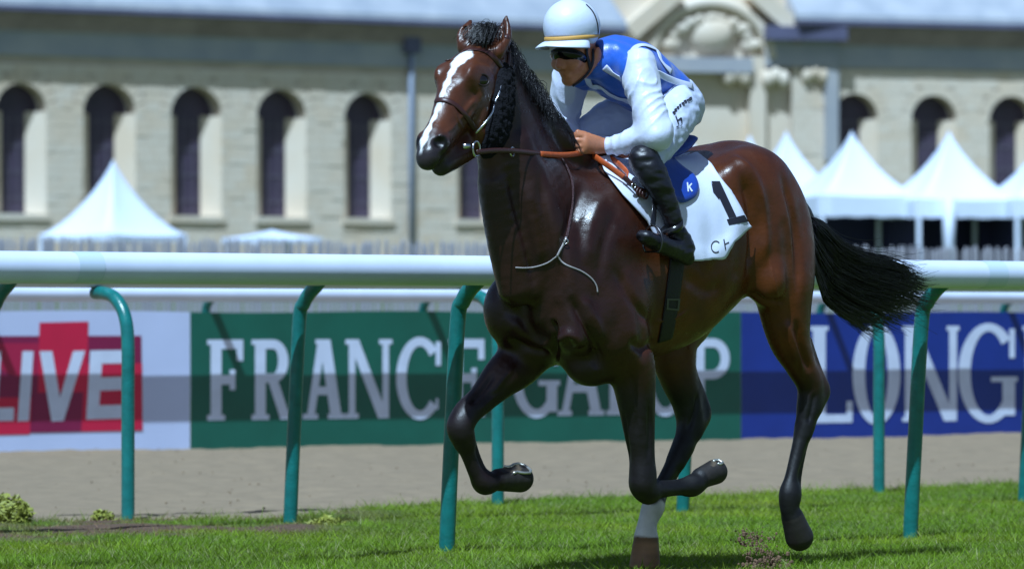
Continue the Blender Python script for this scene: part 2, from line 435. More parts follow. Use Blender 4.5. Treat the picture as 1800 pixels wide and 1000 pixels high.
running_rail(pC, (-380, 225, 875, 1545, 2230), .31, 1.228, [(0, -.12), (0, 0), (0, .6), (0, .88), (.03, 1.02), (.11, 1.105), (.2, 1.135), (.31, 1.14)], -1, 'third white running rail whose green posts bend towards the sand track', -7, 12)

# ================================================================ advertising boards along the far side of the sand
b0 = W(0, 787, FPX / 225); b1 = W(1800, 757, FPX / 195); b0.z = b1.z = 0
BU = (b1 - b0).normalized(); BN = Vector((BU.y, -BU.x, 0))
def on_plane(px, py, p0, u):
    a = (px - CX) / FPX; k = (a * p0.y - p0.x) / (u.x - a * u.y); d = p0.y + k * u.y
    return k, CAMH - (py - HY) * d / FPX
def plane_pt(k, z, lift, p0, u, nrm): return p0 + u * k + nrm * lift + Vector((0, 0, z))
def bk(px): return on_plane(px, HY, b0, BU)[0]
M_ad_white = pbr('white_banner_vinyl', (.48, .55, .76), .5, var=.05, vscale=2)
M_ad_green = pbr('green_banner_vinyl', (.004, .098, .066), .45, var=.12, vscale=3)
M_ad_blue = pbr('blue_banner_vinyl', (.006, .028, .215), .45, var=.10, vscale=3)
M_ink_white = pbr('white_lettering', (.56, .63, .78), .5, var=.08, vscale=6)
M_red = pbr('crimson_print', (.52, .008, .050), .5, var=.06, vscale=4); M_mag = pbr('dark_magenta_print', (.20, .006, .055), .5, var=.06, vscale=4); M_red2 = pbr('mid_crimson_print', (.36, .008, .055), .5)
def banner(k0, k1, mat, label):
    root = empty('advertising_banner', b0 + BU * k0, label, 'banner', 'advertising banners behind the sand track')
    nx = max(2, int((k1 - k0) / .25)); vs = []; fs = []       # a slightly slack sheet on battens
    for j in range(7):
        for i in range(nx + 1):
            k = k0 + (k1 - k0) * i / nx; z = -.04 + 1.105 * j / 6
            vs.append(plane_pt(k, z + (.008 * math.sin(k * 2.1) if j == 6 else 0), .001 * math.sin(k * 2.6 + j), b0, BU, BN))
    m = nx + 1
    for j in range(6):
        for i in range(nx): a = j * m + i; fs.append((a, a + 1, a + m + 1, a + m))
    o = mesh_obj('panel', vs, fs, mat, None, False); keep(o, root)
    s = o.modifiers.new('thick', 'SOLIDIFY'); s.thickness = .012; s.offset = -1
    return root
KS = [bk(-420), bk(335), bk(1303), bk(2500)]
ad1 = banner(KS[0], KS[1] - .005, M_ad_white, 'white banner with crimson squares reading LIVE at the left')
ad2 = banner(KS[1] + .005, KS[2] - .005, M_ad_green, 'dark green banner reading FRANCE GALOP behind the horse legs')
ad3 = banner(KS[2] + .005, KS[3], M_ad_blue, 'dark blue banner with tall white serif letters at the right')
LIFT = [0.0035]
def flat_poly(mb, poly, lift):     # poly in (k, z)
    P = [plane_pt(k, z, lift, b0, BU, BN) for k, z in poly]
    ar = sum(poly[i][0] * poly[(i + 1) % len(poly)][1] - poly[(i + 1) % len(poly)][0] * poly[i][1] for i in range(len(poly)))
    if ar < 0: P = P[::-1]
    mb.prism(P, BN * .0015)
def px_piece(name, polys, mat, root, lift):
    mb = MB()
    for i, p in enumerate(polys): flat_poly(mb, [on_plane(x, y, b0, BU) for x, y in p], lift * .45 + i * .0002)
    return mb.build(name, mat, root)
def glyph(ch, w, st, th, sf):
    """list of polygons in a box of width w and height 1 (y up); st stem width, th thin width, sf serif length"""
    q = []
    def R(x0, y0, x1, y1): q.append([(x0, y0), (x1, y0), (x1, y1), (x0, y1)])
    def S(p, r, wd): q.append([(p[0] - wd / 2, p[1]), (p[0] + wd / 2, p[1]), (r[0] + wd / 2, r[1]), (r[0] - wd / 2, r[1])])
    def arc(cx, cy, rx, ry, a0, a1, wx, wy, n=16):
        for i in range(n):
            a, b = a0 + (a1 - a0) * i / n, a0 + (a1 - a0) * (i + 1) / n
            q.append([(cx + rx * math.cos(a), cy + ry * math.sin(a)), (cx + rx * math.cos(b), cy + ry * math.sin(b)), (cx + (rx - wx) * math.cos(b), cy + (ry - wy) * math.sin(b)), (cx + (rx - wx) * math.cos(a), cy + (ry - wy) * math.sin(a))])
    def stem(x, y0=0, y1=1, b=True, t=True):
        R(x, y0, x + st, y1)
        if b: R(x - sf, y0, x + st + sf, y0 + th * .55)
        if t: R(x - sf, y1 - th * .55, x + st + sf, y1)
    h = math.pi / 2
    if ch in 'FE':
        stem(sf); R(sf, 1 - th, w, 1); R(w - th * .8, 1 - 2.3 * th, w, 1); R(sf, .5 - th / 2, w * .78, .5 + th / 2); R(w * .78 - th * .7, .5 - 1.1 * th, w * .78, .5 + 1.1 * th)
        if ch == 'E': R(sf, 0, w, th); R(w - th * .8, 0, w, 2.3 * th)
    elif ch == 'L': stem(sf); R(sf, 0, w, th); R(w - th * .9, 0, w, 2.6 * th)
    elif ch == 'I': stem(w / 2 - st / 2)
    elif ch in 'RP':
        stem(sf); x = w * .55; y0 = .46; R(sf, 1 - th, x, 1); R(sf, y0, x, y0 + th); arc(x, (1 + y0) / 2, w - x - (.04 if ch == 'R' else 0), (1 - y0) / 2, -h, h, st * .95, th)
        if ch == 'R': S((w * .86, 0), (w * .52, y0 + th / 2), st * .95); R(w * .72, 0, w * 1.02, th * .55)
    elif ch == 'A':
        S((sf + st * .4, 0), (w * .45, 1), st * .72); S((w - sf - st * .5, 0), (w * .52, 1), st * 1.05); R(w * .24, .30, w * .76, .30 + th * .9)
        R(0, 0, sf * 2 + st * .8, th * .55); R(w - sf * 2 - st, 0, w, th * .55); R(w * .30, 1 - th * .5, w * .5, 1)
    elif ch == 'N':
        R(sf, 0, sf + st * .62, 1); R(0, 0, sf * 2 + st * .62, th * .55); R(w - sf - st * .62, 0, w - sf, 1); R(w - sf * 2 - st * .62, 1 - th * .55, w, 1)
        S((w - sf - st * .55, 0), (sf + st * .45, 1), st * 1.0); R(0, 1 - th * .55, sf + st, 1)
    elif ch == 'O': arc(w / 2, .5, w / 2, .53, 0, 4 * h, st, th, 32)
    elif ch in 'CG':
        arc(w * .52, .5, w * .52, .53, .75, 4 * h - .75, st, th, 26); R(w * .90 - th * .2, .66, w * .90 + st * .35, .97)
        if ch == 'C': R(w * .90 - th * .2, .10, w * .90 + st * .1, .24)
        else: R(w - sf - st * .95, .05, w - sf * .6, .46); R(w * .56, .46 - th * .6, w * 1.02, .46)
    elif ch == 'S':
        arc(w * .5, .75, w * .46, .27, .4, 3 * h, st * .8, th); arc(w * .5, .24, w * .48, .26, h, -2 * h - .3 + 0, st * .8, th)
    return q
def text(root, letters, z0, z1, mat, st, th, sf):
    H_ = z1 - z0
    for ch, x0, x1 in letters:
        k0, k1 = bk(x0), bk(x1); w = (k1 - k0) / H_; mb = MB()
        for i, p in enumerate(glyph(ch, w, st, th, sf)): flat_poly(mb, [(k0 + a * H_, z0 + b * H_) for a, b in p], LIFT[0] + i * .0001)
        mb.build('letter_' + ch.lower(), mat, root)
text(ad2, [('F', 364, 427), ('R', 442, 511), ('A', 532, 606), ('N', 607, 689), ('C', 696, 776), ('E', 789, 851), ('G', 900, 982), ('A', 980, 1062), ('L', 1066, 1126), ('O', 1130, 1208), ('P', 1216, 1282)], .195, .84, M_ink_white, .155, .115, .05)
text(ad3, [('L', 1424, 1498), ('O', 1498, 1582), ('N', 1586, 1686), ('G', 1684, 1786), ('I', 1790, 1835), ('N', 1842, 1945), ('E', 1952, 2030), ('S', 2040, 2115)], .10, .945, M_ink_white, .165, .085, .035)
px_piece('crimson_block', [[(-200, 591), (248, 590), (250, 756), (-200, 766)]], M_mag, ad1, .010)
px_piece('crimson_square', [[(69, 567), (155, 565), (152, 700), (66, 702)]], M_red, ad1, .0125)
px_piece('crimson_square', [[(146, 640), (249, 638), (250, 756), (142, 758)]], M_red, ad1, .0135)
px_piece('crimson_square', [[(-160, 700), (55, 698), (52, 763), (-160, 767)]], M_red, ad1, .0118)
px_piece('crimson_square', [[(60, 690), (146, 689), (142, 758), (56, 760)]], M_mag, ad1, .0145)
px_piece('crimson_disc', [[(40 + 62 * math.cos(a), 600 + 62 * math.sin(a)) for a in np.linspace(0.05, 3.1, 18)]], M_red2, ad1, .0112)
px_piece('letter_l', [[(-18, 617), (1, 617), (-6, 740), (-26, 740)], [(-26, 717), (24, 716), (23, 739), (-26, 740)]], M_ink_white, ad1, .017)
px_piece('letter_i', [[(39, 617), (58, 617), (50, 739), (30, 740)]], M_ink_white, ad1, .017)
px_piece('letter_v', [[(69, 617), (91, 617), (111, 739), (90, 740)], [(128, 617), (149, 616), (111, 739), (93, 739)]], M_ink_white, ad1, .017)
px_piece('letter_e', [[(158, 616), (180, 616), (172, 736), (151, 737)], [(158, 616), (222, 615), (220, 638), (157, 639)], [(155, 664), (217, 662), (216, 685), (154, 687)], [(152, 713), (216, 711), (215, 735), (151, 737)]], M_ink_white, ad1, .017)
# far running rail that carries the boards
farr = empty('running_rail', b0, 'far white running rail above the advertising banners across the sand', 'rail', 'running rails')
P = [b0 + BU * (KS[0] + (KS[3] - KS[0]) * i / 20) + BN * .295 + Vector((0, 0, 1.205)) for i in range(21)]
MB().tube(P, .0625, 18).build('rail', M_rail, farr, True)
me = None
for i in range(-2, 9):
    k = bk(368) + 2.08 * i
    if k > KS[3]: break
    if me is None:
        pr = smoothpath([Vector((0, 0, -.1)) - BN * .06, Vector((0, 0, .6)) - BN * .06, Vector((0, 0, 1.02)) - BN * .06, Vector((0, 0, 1.13)) - BN * .02, Vector((0, 0, 1.18)) + BN * .08, Vector((0, 0, 1.20)) + BN * .28], 5)
        o = MB().tube(pr, .036, 10, True, None, [BU] * len(pr)).build('post', M_post, None, True); me = o.data
    else: o = link(bpy.data.objects.new('post', me))
    o.parent = farr; o.location = BU * k

# ================================================================ paling fence behind
M_pale = pbr('weathered_grey_paling', (.36, .35, .40), .8, var=.4, vscale=.9)
M_wire = pbr('pale_fence_rail', (.50, .52, .58), .6)
f0 = W(-60, 500, 64.0); f0.z = 0; FU = BU; fence = empty('paling_fence', f0, 'weathered grey paling fence running behind the advertising banners', 'fence')
kA, kB = -1.0, on_plane(1880, HY, f0, FU)[0]; FNn = Vector((FU.y, -FU.x, 0)); pale = None; NP = 292; step = (kB - kA) / NP
for i in range(NP):
    k = kA + step * i
    if pale is None:
        m_ = MB(); w_ = step * .30
        m_.add([(-w_, -.012, 0), (w_, -.012, 0), (w_, .012, 0), (-w_, .012, 0), (-w_, -.012, 2.04), (w_, -.012, 2.04), (w_, .012, 2.04), (-w_, .012, 2.04), (0, -.012, 2.10), (0, .012, 2.10)],
               [(0, 1, 5, 8, 4), (2, 3, 7, 9, 6), (1, 2, 6, 5), (3, 0, 4, 7), (5, 6, 9, 8), (7, 4, 8, 9), (3, 2, 1, 0)])
        o = m_.build('paling', M_pale); pale = o.data
    else: o = link(bpy.data.objects.new('paling', pale))
    o.parent = fence; o.location = FU * k + Vector((0, 0, rnd.uniform(-.05, .03))); o.rotation_euler = (0, rnd.gauss(0, .012), math.atan2(FU.y, FU.x))
for z in (.35, 1.05, 1.80):
    P0 = f0 + FU * kA - FNn * .03 + Vector((0, 0, z)); P1 = f0 + FU * kB - FNn * .03 + Vector((0, 0, z)); MB().tube([P0, P1], .022, 6).build('fence_rail', M_wire, fence)

# ================================================================ white pagoda tents
M_tent = pbr('white_tent_canvas', (.68, .75, .90), .6, var=.03, vscale=.8)
M_tent_shade = pbr('navy_tent_shade', (.022, .024, .075), .8, var=.2, vscale=.6)  # navy stands in for the shade under the tent roofs
def tent(px, py_peak, py_eave, py_low, d, half, label, rot=.6, shade_back=True, curtain=False):
    pk = W(px, py_peak, d); ez = W(px, py_eave, d).z; lz = W(px, py_low, d).z; g = gz(d) - .05
    root = empty('pagoda_tent', (pk.x, d, g), label, 'tent', 'white pagoda tents in front of the stables')
    c, s = math.cos(rot), math.sin(rot); base = [(-1, -1), (1, -1), (1, 1), (-1, 1)]; L = 12; NS = 8
    vs = []; fs = []
    ring_ = []
    for j in range(L + 1):
        f = j / L; r = half * (f ** 1.2 * .85 + f * .15); z = pk.z + (ez - pk.z) * (1 - (1 - f) ** 1.4)
        for e in range(4):
            a, b = base[e], base[(e + 1) % 4]
            for k in range(NS):
                t = k / NS; x, y = a[0] + (b[0] - a[0]) * t, a[1] + (b[1] - a[1]) * t; sag = 1 - .10 * math.sin(math.pi * t) * f * (1 - f) * 3
                vs.append((pk.x + (x * c - y * s) * r * sag, d + (x * s + y * c) * r * sag, z - .05 * math.sin(math.pi * t) * f))
    m = 4 * NS
    for j in range(L):
        for i in range(m):
            i2 = (i + 1) % m; fs.append((j * m + i, (j + 1) * m + i, (j + 1) * m + i2, j * m + i2))
    o = mesh_obj('canopy', vs, fs, M_tent, None, True); keep(o, root)
    mb = MB(); va = vs[L * m:]
    vv = [Vector(p) for p in va] + [Vector((p[0], p[1], lz - .03 * abs(math.sin(i * math.pi / 2)))) for i, p in enumerate(va)]
    o = mesh_obj('valance', vv, [(i, m + i, m + (i + 1) % m, (i + 1) % m) for i in range(m)], M_tent, None, True); keep(o, root)
    for e in range(4):
        x, y = base[e]; p = Vector((pk.x + (x * c - y * s) * half * .97, d + (x * s + y * c) * half * .97, g))
        MB().box(p + Vector((0, 0, (ez - g) / 2)), (.06, .06, (ez - g) / 2)).build('leg', M_tent, root)
    if shade_back:
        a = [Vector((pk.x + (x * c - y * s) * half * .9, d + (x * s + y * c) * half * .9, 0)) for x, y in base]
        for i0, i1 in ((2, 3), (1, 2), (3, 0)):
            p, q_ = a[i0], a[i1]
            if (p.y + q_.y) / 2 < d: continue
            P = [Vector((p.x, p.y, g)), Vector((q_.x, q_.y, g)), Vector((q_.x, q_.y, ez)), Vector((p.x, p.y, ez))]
            o = mesh_obj('shade_panel', P, [(0, 1, 2, 3)], M_tent_shade); keep(o, root)  # dark panel added to make the shaded interior read dark
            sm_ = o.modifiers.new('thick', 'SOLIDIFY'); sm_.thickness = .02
    if curtain:
        P = W(px, 400, d - half * 1.3); MB().tube([Vector((P.x, P.y, g)), Vector((P.x, P.y, ez * .6 + g * .4)), Vector((P.x, P.y, ez))], [.30, .34, .42], 10, True, .5).build('tied_curtain', M_tent, root, True)
    return root
tent(199, 280, 413, 424, 150, 1.62, 'lone white pagoda tent at the left in front of the arched windows', .78, False)
tent(478, 404, 418, 426, 150, 1.15, 'low white canopy top just above the fence left of the horse', .5, False)
tent(1668, 230, 352, 384, 150, 1.72, 'white pagoda tent with a tied curtain below, right of the horse tail', .30, True, True)
tent(1497, 230, 345, 382, 150, 1.62, 'white pagoda tent just right of the horse rump', .30)
tent(1838, 236, 352, 384, 150, 1.72, 'white pagoda tent cut off by the right edge of the picture', .30)
tent(1382, 230, 345, 382, 158, 1.60, 'white pagoda tent half hidden behind the horse rump', .30)
tent(1318, 236, 350, 385, 166, 1.35, 'white pagoda tent whose tip shows above the horse croup', .30)
tent(1213, 238, 350, 385, 166, 1.35, 'white pagoda tent whose tip shows behind the jockey back', .30)
# ================================================================ the stone stables in the background
M_stone = pbr('cream_limestone', (.68, .55, .41), .85, col2=(.72, .63, .52), vscale=.35, bump=.2, bscale=3)
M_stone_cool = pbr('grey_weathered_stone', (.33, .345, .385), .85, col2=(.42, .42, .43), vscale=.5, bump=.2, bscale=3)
M_mortar = pbr('dark_mortar', (.52, .43, .34), .95, var=.15, vscale=.6)
M_corn = pbr('brown_shade_cornice', (.36, .29, .27), .85, var=.25, vscale=.6)  # brown tone carries the shade below the eaves
M_gutter = pbr('lead_gutter', (.10, .10, .17), .55, var=.2, vscale=.5)
M_roof = pbr('slate_roof', (.30, .33, .38), .55, col2=(.40, .42, .46), vscale=.6)
M_win = pbr('dark_shuttered_window', (.055, .038, .070), .45, var=.35, vscale=.9)
M_bar = pbr('window_bars', (.10, .085, .12), .6)
M_pipe = pbr('blue_grey_downpipe', (.20, .24, .32), .5)
cube = bpy.data.meshes.new('stone_block')
_b = MB().box((0, 0, 0), (.5, .5, .5)); cube.from_pydata([tuple(v) for v in _b.v], [], _b.f); cube.materials.append(M_stone)
def wing(p0, ang, cols, kend, zs, label, nstones, part_cols=None):
    """p0 foot of the wall at k=0, ang direction; cols = openings as (k0, k1); zs = (sill, spring, top of wall, frieze bottom, cornice)"""
    u = Vector((math.cos(ang), math.sin(ang), 0)); n_ = Vector((u.y, -u.x, 0)); AX = (u, n_, Vector((0, 0, 1)))
    sill, spring, zw, zf, zc = zs; g = 1.6; k0, k1 = kend; TH = .16; SP = .72; SD = .85
    root = empty('stable_building', p0 + Vector((0, 0, g)), label, 'building')
    P = lambda k, z, o=0.0: p0 + u * k + n_ * o + Vector((0, 0, z))
    def bx(name, ka, kb, za, zb, oa, ob, mat):
        return MB().box(P((ka + kb) / 2, (za + zb) / 2, (oa + ob) / 2), ((kb - ka) / 2, (ob - oa) / 2, (zb - za) / 2), AX).build(name, mat, root)
    edges = [k0] + [e for c in cols for e in c] + [k1]
    wall = MB()
    for i in range(0, len(edges), 2):
        a, b = edges[i], edges[i + 1]; wall.box(P((a + b) / 2, (g + spring) / 2, -TH / 2), ((b - a) / 2, TH / 2, (spring - g) / 2), AX)
    for a, b in cols:
        wall.box(P((a + b) / 2, (g + sill) / 2, -TH / 2), ((b - a) / 2, TH / 2, (sill - g) / 2), AX)
    # above the springing line, cut by the arches
    top = [(k0, spring)]
    for a, b in cols:
        r = (b - a) / 2; c = (a + b) / 2
        for i in range(13): t = math.pi * (1 - i / 12); top.append((c + r * math.cos(t), spring + r * math.sin(t)))
    top.append((k1, spring)); pts = top
    b_ = len(wall.v)
    for o in (0, -TH):
        for k, z in pts: wall.v.append(P(k, z, o))
        for k, z in pts: wall.v.append(P(k, zf, o))
    m = len(pts)
    for i in range(m - 1):
        A = b_ + i; wall.f += [(A, A + 1, A + m + 1, A + m), (A + 2 * m, A + 3 * m, A + 3 * m + 1, A + 2 * m + 1), (A, A + 2 * m, A + 2 * m + 1, A + 1)]
    wall.build('wall', M_mortar, root)
    for a, b in cols:      # window set back between splayed jambs under a splayed arch
        r = (b - a) / 2; c = (a + b) / 2; ri = r - SP
        outl = lambda q, low: [(c - q, low)] + [(c + q * math.cos(t), spring + q * math.sin(t)) for t in np.linspace(math.pi, 0, 17)] + [(c + q, low)]
        emb = MB()
        for sg in (-1, 1):                                   # jambs below the springing line
            emb.add([P(c + sg * r, sill, -.005), P(c + sg * r, spring, -.005), P(c + sg * ri, spring, -SD), P(c + sg * ri, sill, -SD)], [(0, 1, 2, 3) if sg < 0 else (3, 2, 1, 0)])
            emb.add([P(c + sg * r, spring, -.005), P(c + sg * r, spring, -SD), P(c + sg * ri, spring, -SD)], [(0, 1, 2)])
        emb.add([P(c - r, sill, 0), P(c + r, sill, 0), P(c + ri, sill, -SD), P(c - ri, sill, -SD)], [(0, 1, 2, 3)])
        emb.build('splayed_jamb', M_stone, root)
        arc_ = [(c + r * math.cos(t), spring + r * math.sin(t)) for t in np.linspace(math.pi, 0, 17)]; sof = MB()
        for i in range(16): sof.add([P(*arc_[i], 0), P(*arc_[i + 1], 0), P(*arc_[i + 1], -SD), P(*arc_[i], -SD)], [(0, 1, 2, 3)])
        sof.build('arch_soffit', M_mortar, root)  # darker mortar colour adds to the shade under the arch
        wn_ = MB().prism([P(k, z, -SD - .05) for k, z in [(c - ri - .1, sill - .1), (c + ri + .1, sill - .1), (c + ri + .1, spring - .05), (c + r + .05, spring - .05)] + list(reversed([(k2, z2 + .03) for k2, z2 in arc_])) + [(c - r - .05, spring - .05), (c - ri - .1, spring - .05)]], n_ * .06).build('window', M_win, root)  # pane widened across the arch so its dark colour passes for shade
        TW = SD + .05
        bars = MB()
        for z in np.arange(sill + .8, spring + .3, 1.25): bars.box(P(c, z, -TW + .02), (ri, .03, .05), AX)
        for f in (-.33, .33): bars.box(P(c + ri * f * 1.1, (sill + spring) / 2, -TW + .02), (.05, .035, (spring - sill) / 2), AX)
        bo = bars.build('glazing_bars', M_bar, None); bo.parent = wn_; bo.matrix_parent_inverse = wn_.matrix_parent_inverse.copy() if False else Matrix.Identity(4)
        wn_.matrix_parent_inverse = Matrix.Translation(root.location).inverted(); bo.matrix_parent_inverse = Matrix.Identity(4)
        bx('sill', a - .15, b + .15, sill - .28, sill + .02, -SD - .1, .18, M_stone)
        vo = MB()
        for i in range(11):
            t0, t1 = math.pi * i / 11 + .02, math.pi * (i + 1) / 11 - .02
            P4 = [(c + r * 1.01 * math.cos(t0), spring + r * 1.01 * math.sin(t0)), (c + (r + .55) * math.cos(t0), spring + (r + .55) * math.sin(t0)), (c + (r + .55) * math.cos(t1), spring + (r + .55) * math.sin(t1)), (c + r * 1.01 * math.cos(t1), spring + r * 1.01 * math.sin(t1))]
            o = MB().prism([P(k, z, .045) for k, z in P4], n_ * .2).build('voussoir', M_stone, root)
    # stone blocks, course by course
    ch = .42; blocks = []
    nrow = int((zf - 3.6) / ch)
    for j in range(nrow):
        z0 = 3.6 + j * ch; z1 = z0 + ch - .025; k = k0 + (0 if j % 2 else -.55)
        while k < k1:
            L = rnd.uniform(.8, 1.35); a, b = k + .012, min(k + L - .012, k1); k += L
            a = max(a, k0); segs = [(a, b)]
            for ca, cb in cols:
                r = (cb - ca) / 2; c = (ca + cb) / 2; zm = (z0 + z1) / 2
                if zm > sill - .3:
                    if zm < spring: w_ = r
                    elif zm < spring + r + .55: w_ = math.sqrt(max(0, (r + .56) ** 2 - (zm - spring) ** 2)) + .05
                    else: w_ = 0
                    if w_:
                        ns = []
                        for x, y in segs:
                            if y <= c - w_ or x >= c + w_: ns.append((x, y)); continue
                            if x < c - w_: ns.append((x, c - w_))
                            if y > c + w_: ns.append((c + w_, y))
                        segs = ns
            for x, y in segs:
                if y - x > .15: blocks.append((x, y, z0, min(z1, zf - .01)))
    rnd.shuffle(blocks)
    blocks.sort(key=lambda b: (-(b[2] > 4.6)))
    for x, y, za, zb in blocks[:nstones]:
        o = bpy.data.objects.new('stone_block', cube); COL.objects.link(o); o.parent = root
        o.location = P((x + y) / 2, (za + zb) / 2, rnd.uniform(-.05, -.01)) - root.location; o.scale = (y - x, .14, zb - za); o.rotation_euler = (0, 0, ang)
    rest = MB()
    for x, y, za, zb in blocks[nstones:]: rest.box(P((x + y) / 2, (za + zb) / 2, rnd.uniform(-.05, -.01)), ((y - x) / 2, .07, (zb - za) / 2), AX)
    if rest.v: tag(rest.build('stone_courses', M_stone, root), kind='stuff')
    # frieze, cornice, gutter, roof
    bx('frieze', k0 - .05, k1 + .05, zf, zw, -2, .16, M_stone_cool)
    H_ = zc - zw
    for i, (za, zb, o) in enumerate(((0, .28, .35), (.28, .55, .62), (.55, .80, .95))):
        bx('cornice_moulding', k0 - .1, k1 + .1, zw + za * H_, zw + zb * H_, -2, o, M_corn)
    bx('gutter', k0 - .15, k1 + .15, zw + .80 * H_, zc, -2, 1.30, M_gutter)
    MB().hexa([P(k0 - .2, zc, 1.2), P(k1 + .2, zc, 1.2), P(k1 + .2, zc, -9), P(k0 - .2, zc, -9), P(k0 - .2, zc + .3, 1.15), P(k1 + .2, zc + .3, 1.15), P(k1 + .2, zc + 9, -9), P(k0 - .2, zc + 9, -9)]).build('roof', M_roof, root)
    bx('plinth', k0 - .05, k1 + .05, g, 4.1, -.2, .22, M_stone)
    return root, P, AX
# left wing: recedes to the right
aL = math.radians(32); uL = Vector((math.cos(aL), math.sin(aL), 0)); pL = W(0, 560, 232.0); pL.z = 0
kL = lambda px: on_plane(px, HY, pL, uL)[0]
zL = lambda px, py: on_plane(px, py, pL, uL)[1]
colsL = [(kL(a), kL(b)) for a, b in ((-168, -78), (-8, 81), (146, 238), (300, 389), (451, 538), (605, 687), (803, 884))]
r_ = (colsL[2][1] - colsL[2][0]) / 2
bl, PL, AXL = wing(pL, aL, colsL, (kL(-260), kL(1075)), (zL(300, 380), zL(300, 151) - r_, zL(100, 56), zL(100, 100), zL(100, 16)), 'long cream stone stable wing with deep arched windows left of the jockey', 280)
k = kL(717); MB().tube([PL(k, 2, .32), PL(k, zL(717, 45), .32)], .13, 10).build('downpipe', M_pipe, bl, True)
MB().box(PL(k, zL(717, 75), .34), (.42, .25, .55), AXL).build('rainwater_head', M_gutter, bl)
# right wing: nearly square to the picture
aR = math.radians(20); uR = Vector((math.cos(aR), math.sin(aR), 0)); pR = W(1380, 560, 262.0); pR.z = 0
kR = lambda px: on_plane(px, HY, pR, uR)[0]; zR = lambda px, py: on_plane(px, py, pR, uR)[1]
colsR = [(kR(a), kR(b)) for a, b in ((1462, 1543), (1602, 1681), (1739, 1818), (1876, 1955))]
r_ = (colsR[1][1] - colsR[1][0]) / 2
br, PR, AXR = wing(pR, aR, colsR, (kR(1392), kR(2100)), (zR(1500, 402), zR(1640, 168) - r_, zR(1600, 82), zR(1600, 122), zR(1600, 42)), 'cream stone stable wing with arched windows behind the right hand tents', 200)
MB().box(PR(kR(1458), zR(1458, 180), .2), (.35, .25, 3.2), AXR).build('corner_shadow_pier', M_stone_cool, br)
# central pavilion with carved pediment
pP = W(1240, 560, 262.0); pP.z = 0; aP = math.radians(14); uP = Vector((math.cos(aP), math.sin(aP), 0)); nP = Vector((uP.y, -uP.x, 0)); AXP = (uP, nP, Vector((0, 0, 1)))
kP = lambda px: on_plane(px, HY, pP, uP)[0]; zP = lambda py: on_plane(1240, py, pP, uP)[1]
PP = lambda k, z, o=0.0: pP + uP * k + nP * o + Vector((0, 0, z))
pav = empty('stable_pavilion', PP(0, 1.6), 'carved pale stone pavilion with a pediment between the stable wings behind the jockey', 'building')
def pb(name, x0, x1, y0, y1, oa, ob, mat): return MB().box(PP((kP(x0) + kP(x1)) / 2, (zP(y0) + zP(y1)) / 2, (oa + ob) / 2), ((kP(x1) - kP(x0)) / 2, (ob - oa) / 2, (zP(y0) - zP(y1)) / 2), AXP).build(name, mat, pav)
pb('wall', 1020, 1400, 500, -120, -2.5, .6, M_stone)
pb('pilaster', 1308, 1336, 500, 100, .6, 1.1, M_stone); pb('pilaster', 1150, 1176, 500, 100, .6, 1.1, M_stone)
pb('entablature', 1020, 1310, 130, 104, .6, 1.5, M_stone_cool); pb('entablature', 1334, 1452, 118, 72, .6, 1.3, M_stone_cool); pb('cornice', 1330, 1470, 72, 48, .6, 2.0, M_gutter)
# raking gable and rounded relief above it
for x0, y0, x1, y1 in ((1095, 62, 1180, -12), (1395, 62, 1310, -12)):
    a = PP(kP(x0), zP(y0), 1.0); b = PP(kP(x1), zP(y1), 1.0); d = (b - a).normalized()
    MB().box((a + b) / 2, ((b - a).length / 2, .7, .45), (d, nP, d.cross(nP))).build('raking_cornice', M_stone, pav)
arcp = [PP(kP(1240 + 105 * math.cos(t)), zP(104 - 96 * math.sin(t)), .95) for t in np.linspace(0, math.pi, 26)]
MB().tube(arcp, .42, 8).build('arched_moulding', M_stone, pav, True)
for t in np.linspace(.25, 2.9, 11):
    MB().ball(PP(kP(1240 + 75 * math.cos(t)), zP(96 - 62 * math.sin(t)), .8), (.55 + .2 * math.sin(t * 9), .45, .40), 8, 6).build('carved_leaf', M_stone, pav, True)
MB().ball(PP(kP(1240), zP(62), .75), (1.3, .6, 1.0), 14, 8).build('carved_shield', M_stone, pav, True)
for cx, cy in ((1284, 138), (1352, 140), (1422, 132)):
    for dx in (-14, 0, 14): MB().ball(PP(kP(cx + dx), zP(cy - (6 if dx == 0 else 0)), 1.15 if cx < 1395 else 1.0), (.36, .35, .50), 8, 6).build('carved_scroll', M_stone, pav, True)
    if cx > 1395: continue
for y in (20, 48, 76): MB().ball(PP(kP(1352), zP(y), .9), (.30, .4, .42), 8, 6).build('carved_drop', M_stone_cool, pav, True)
# ================================================================ the horse
# body frame: s forward along the horse, t to its left, z up
HTH = math.radians(45); HO = np.array((0.564, 19.3))
HF = np.array((-math.cos(HTH), -math.sin(HTH))); HL = np.array((math.sin(HTH), -math.cos(HTH)))

def frame_pt(px, py, t, O, th):
    """(s, z) in a vertical-plane frame so that the point at lateral offset t is seen at pixel (px, py)"""
    c, sn = math.cos(th), math.sin(th); a = px - CX
    s = (FPX * (O[0] + sn * t) - a * (O[1] - c * t)) / (FPX * c - a * sn)
    d = O[1] - sn * s - c * t
    return s, CAMH - (py - HY) * d / FPX
def B(px, py, t=0.0):
    s, z = frame_pt(px, py, t, HO, HTH); return np.array((s, t, z))
def BW(p):
    """body frame -> world"""
    p = np.asarray(p, float)
    xy = HO + p[..., 0:1] * HF + p[..., 1:2] * HL
    return np.concatenate([xy, p[..., 2:3]], -1)
def WB(p):
    p = np.asarray(p, float); r = p[..., :2] - HO
    return np.stack([r @ HF, r @ HL, p[..., 2]], -1)
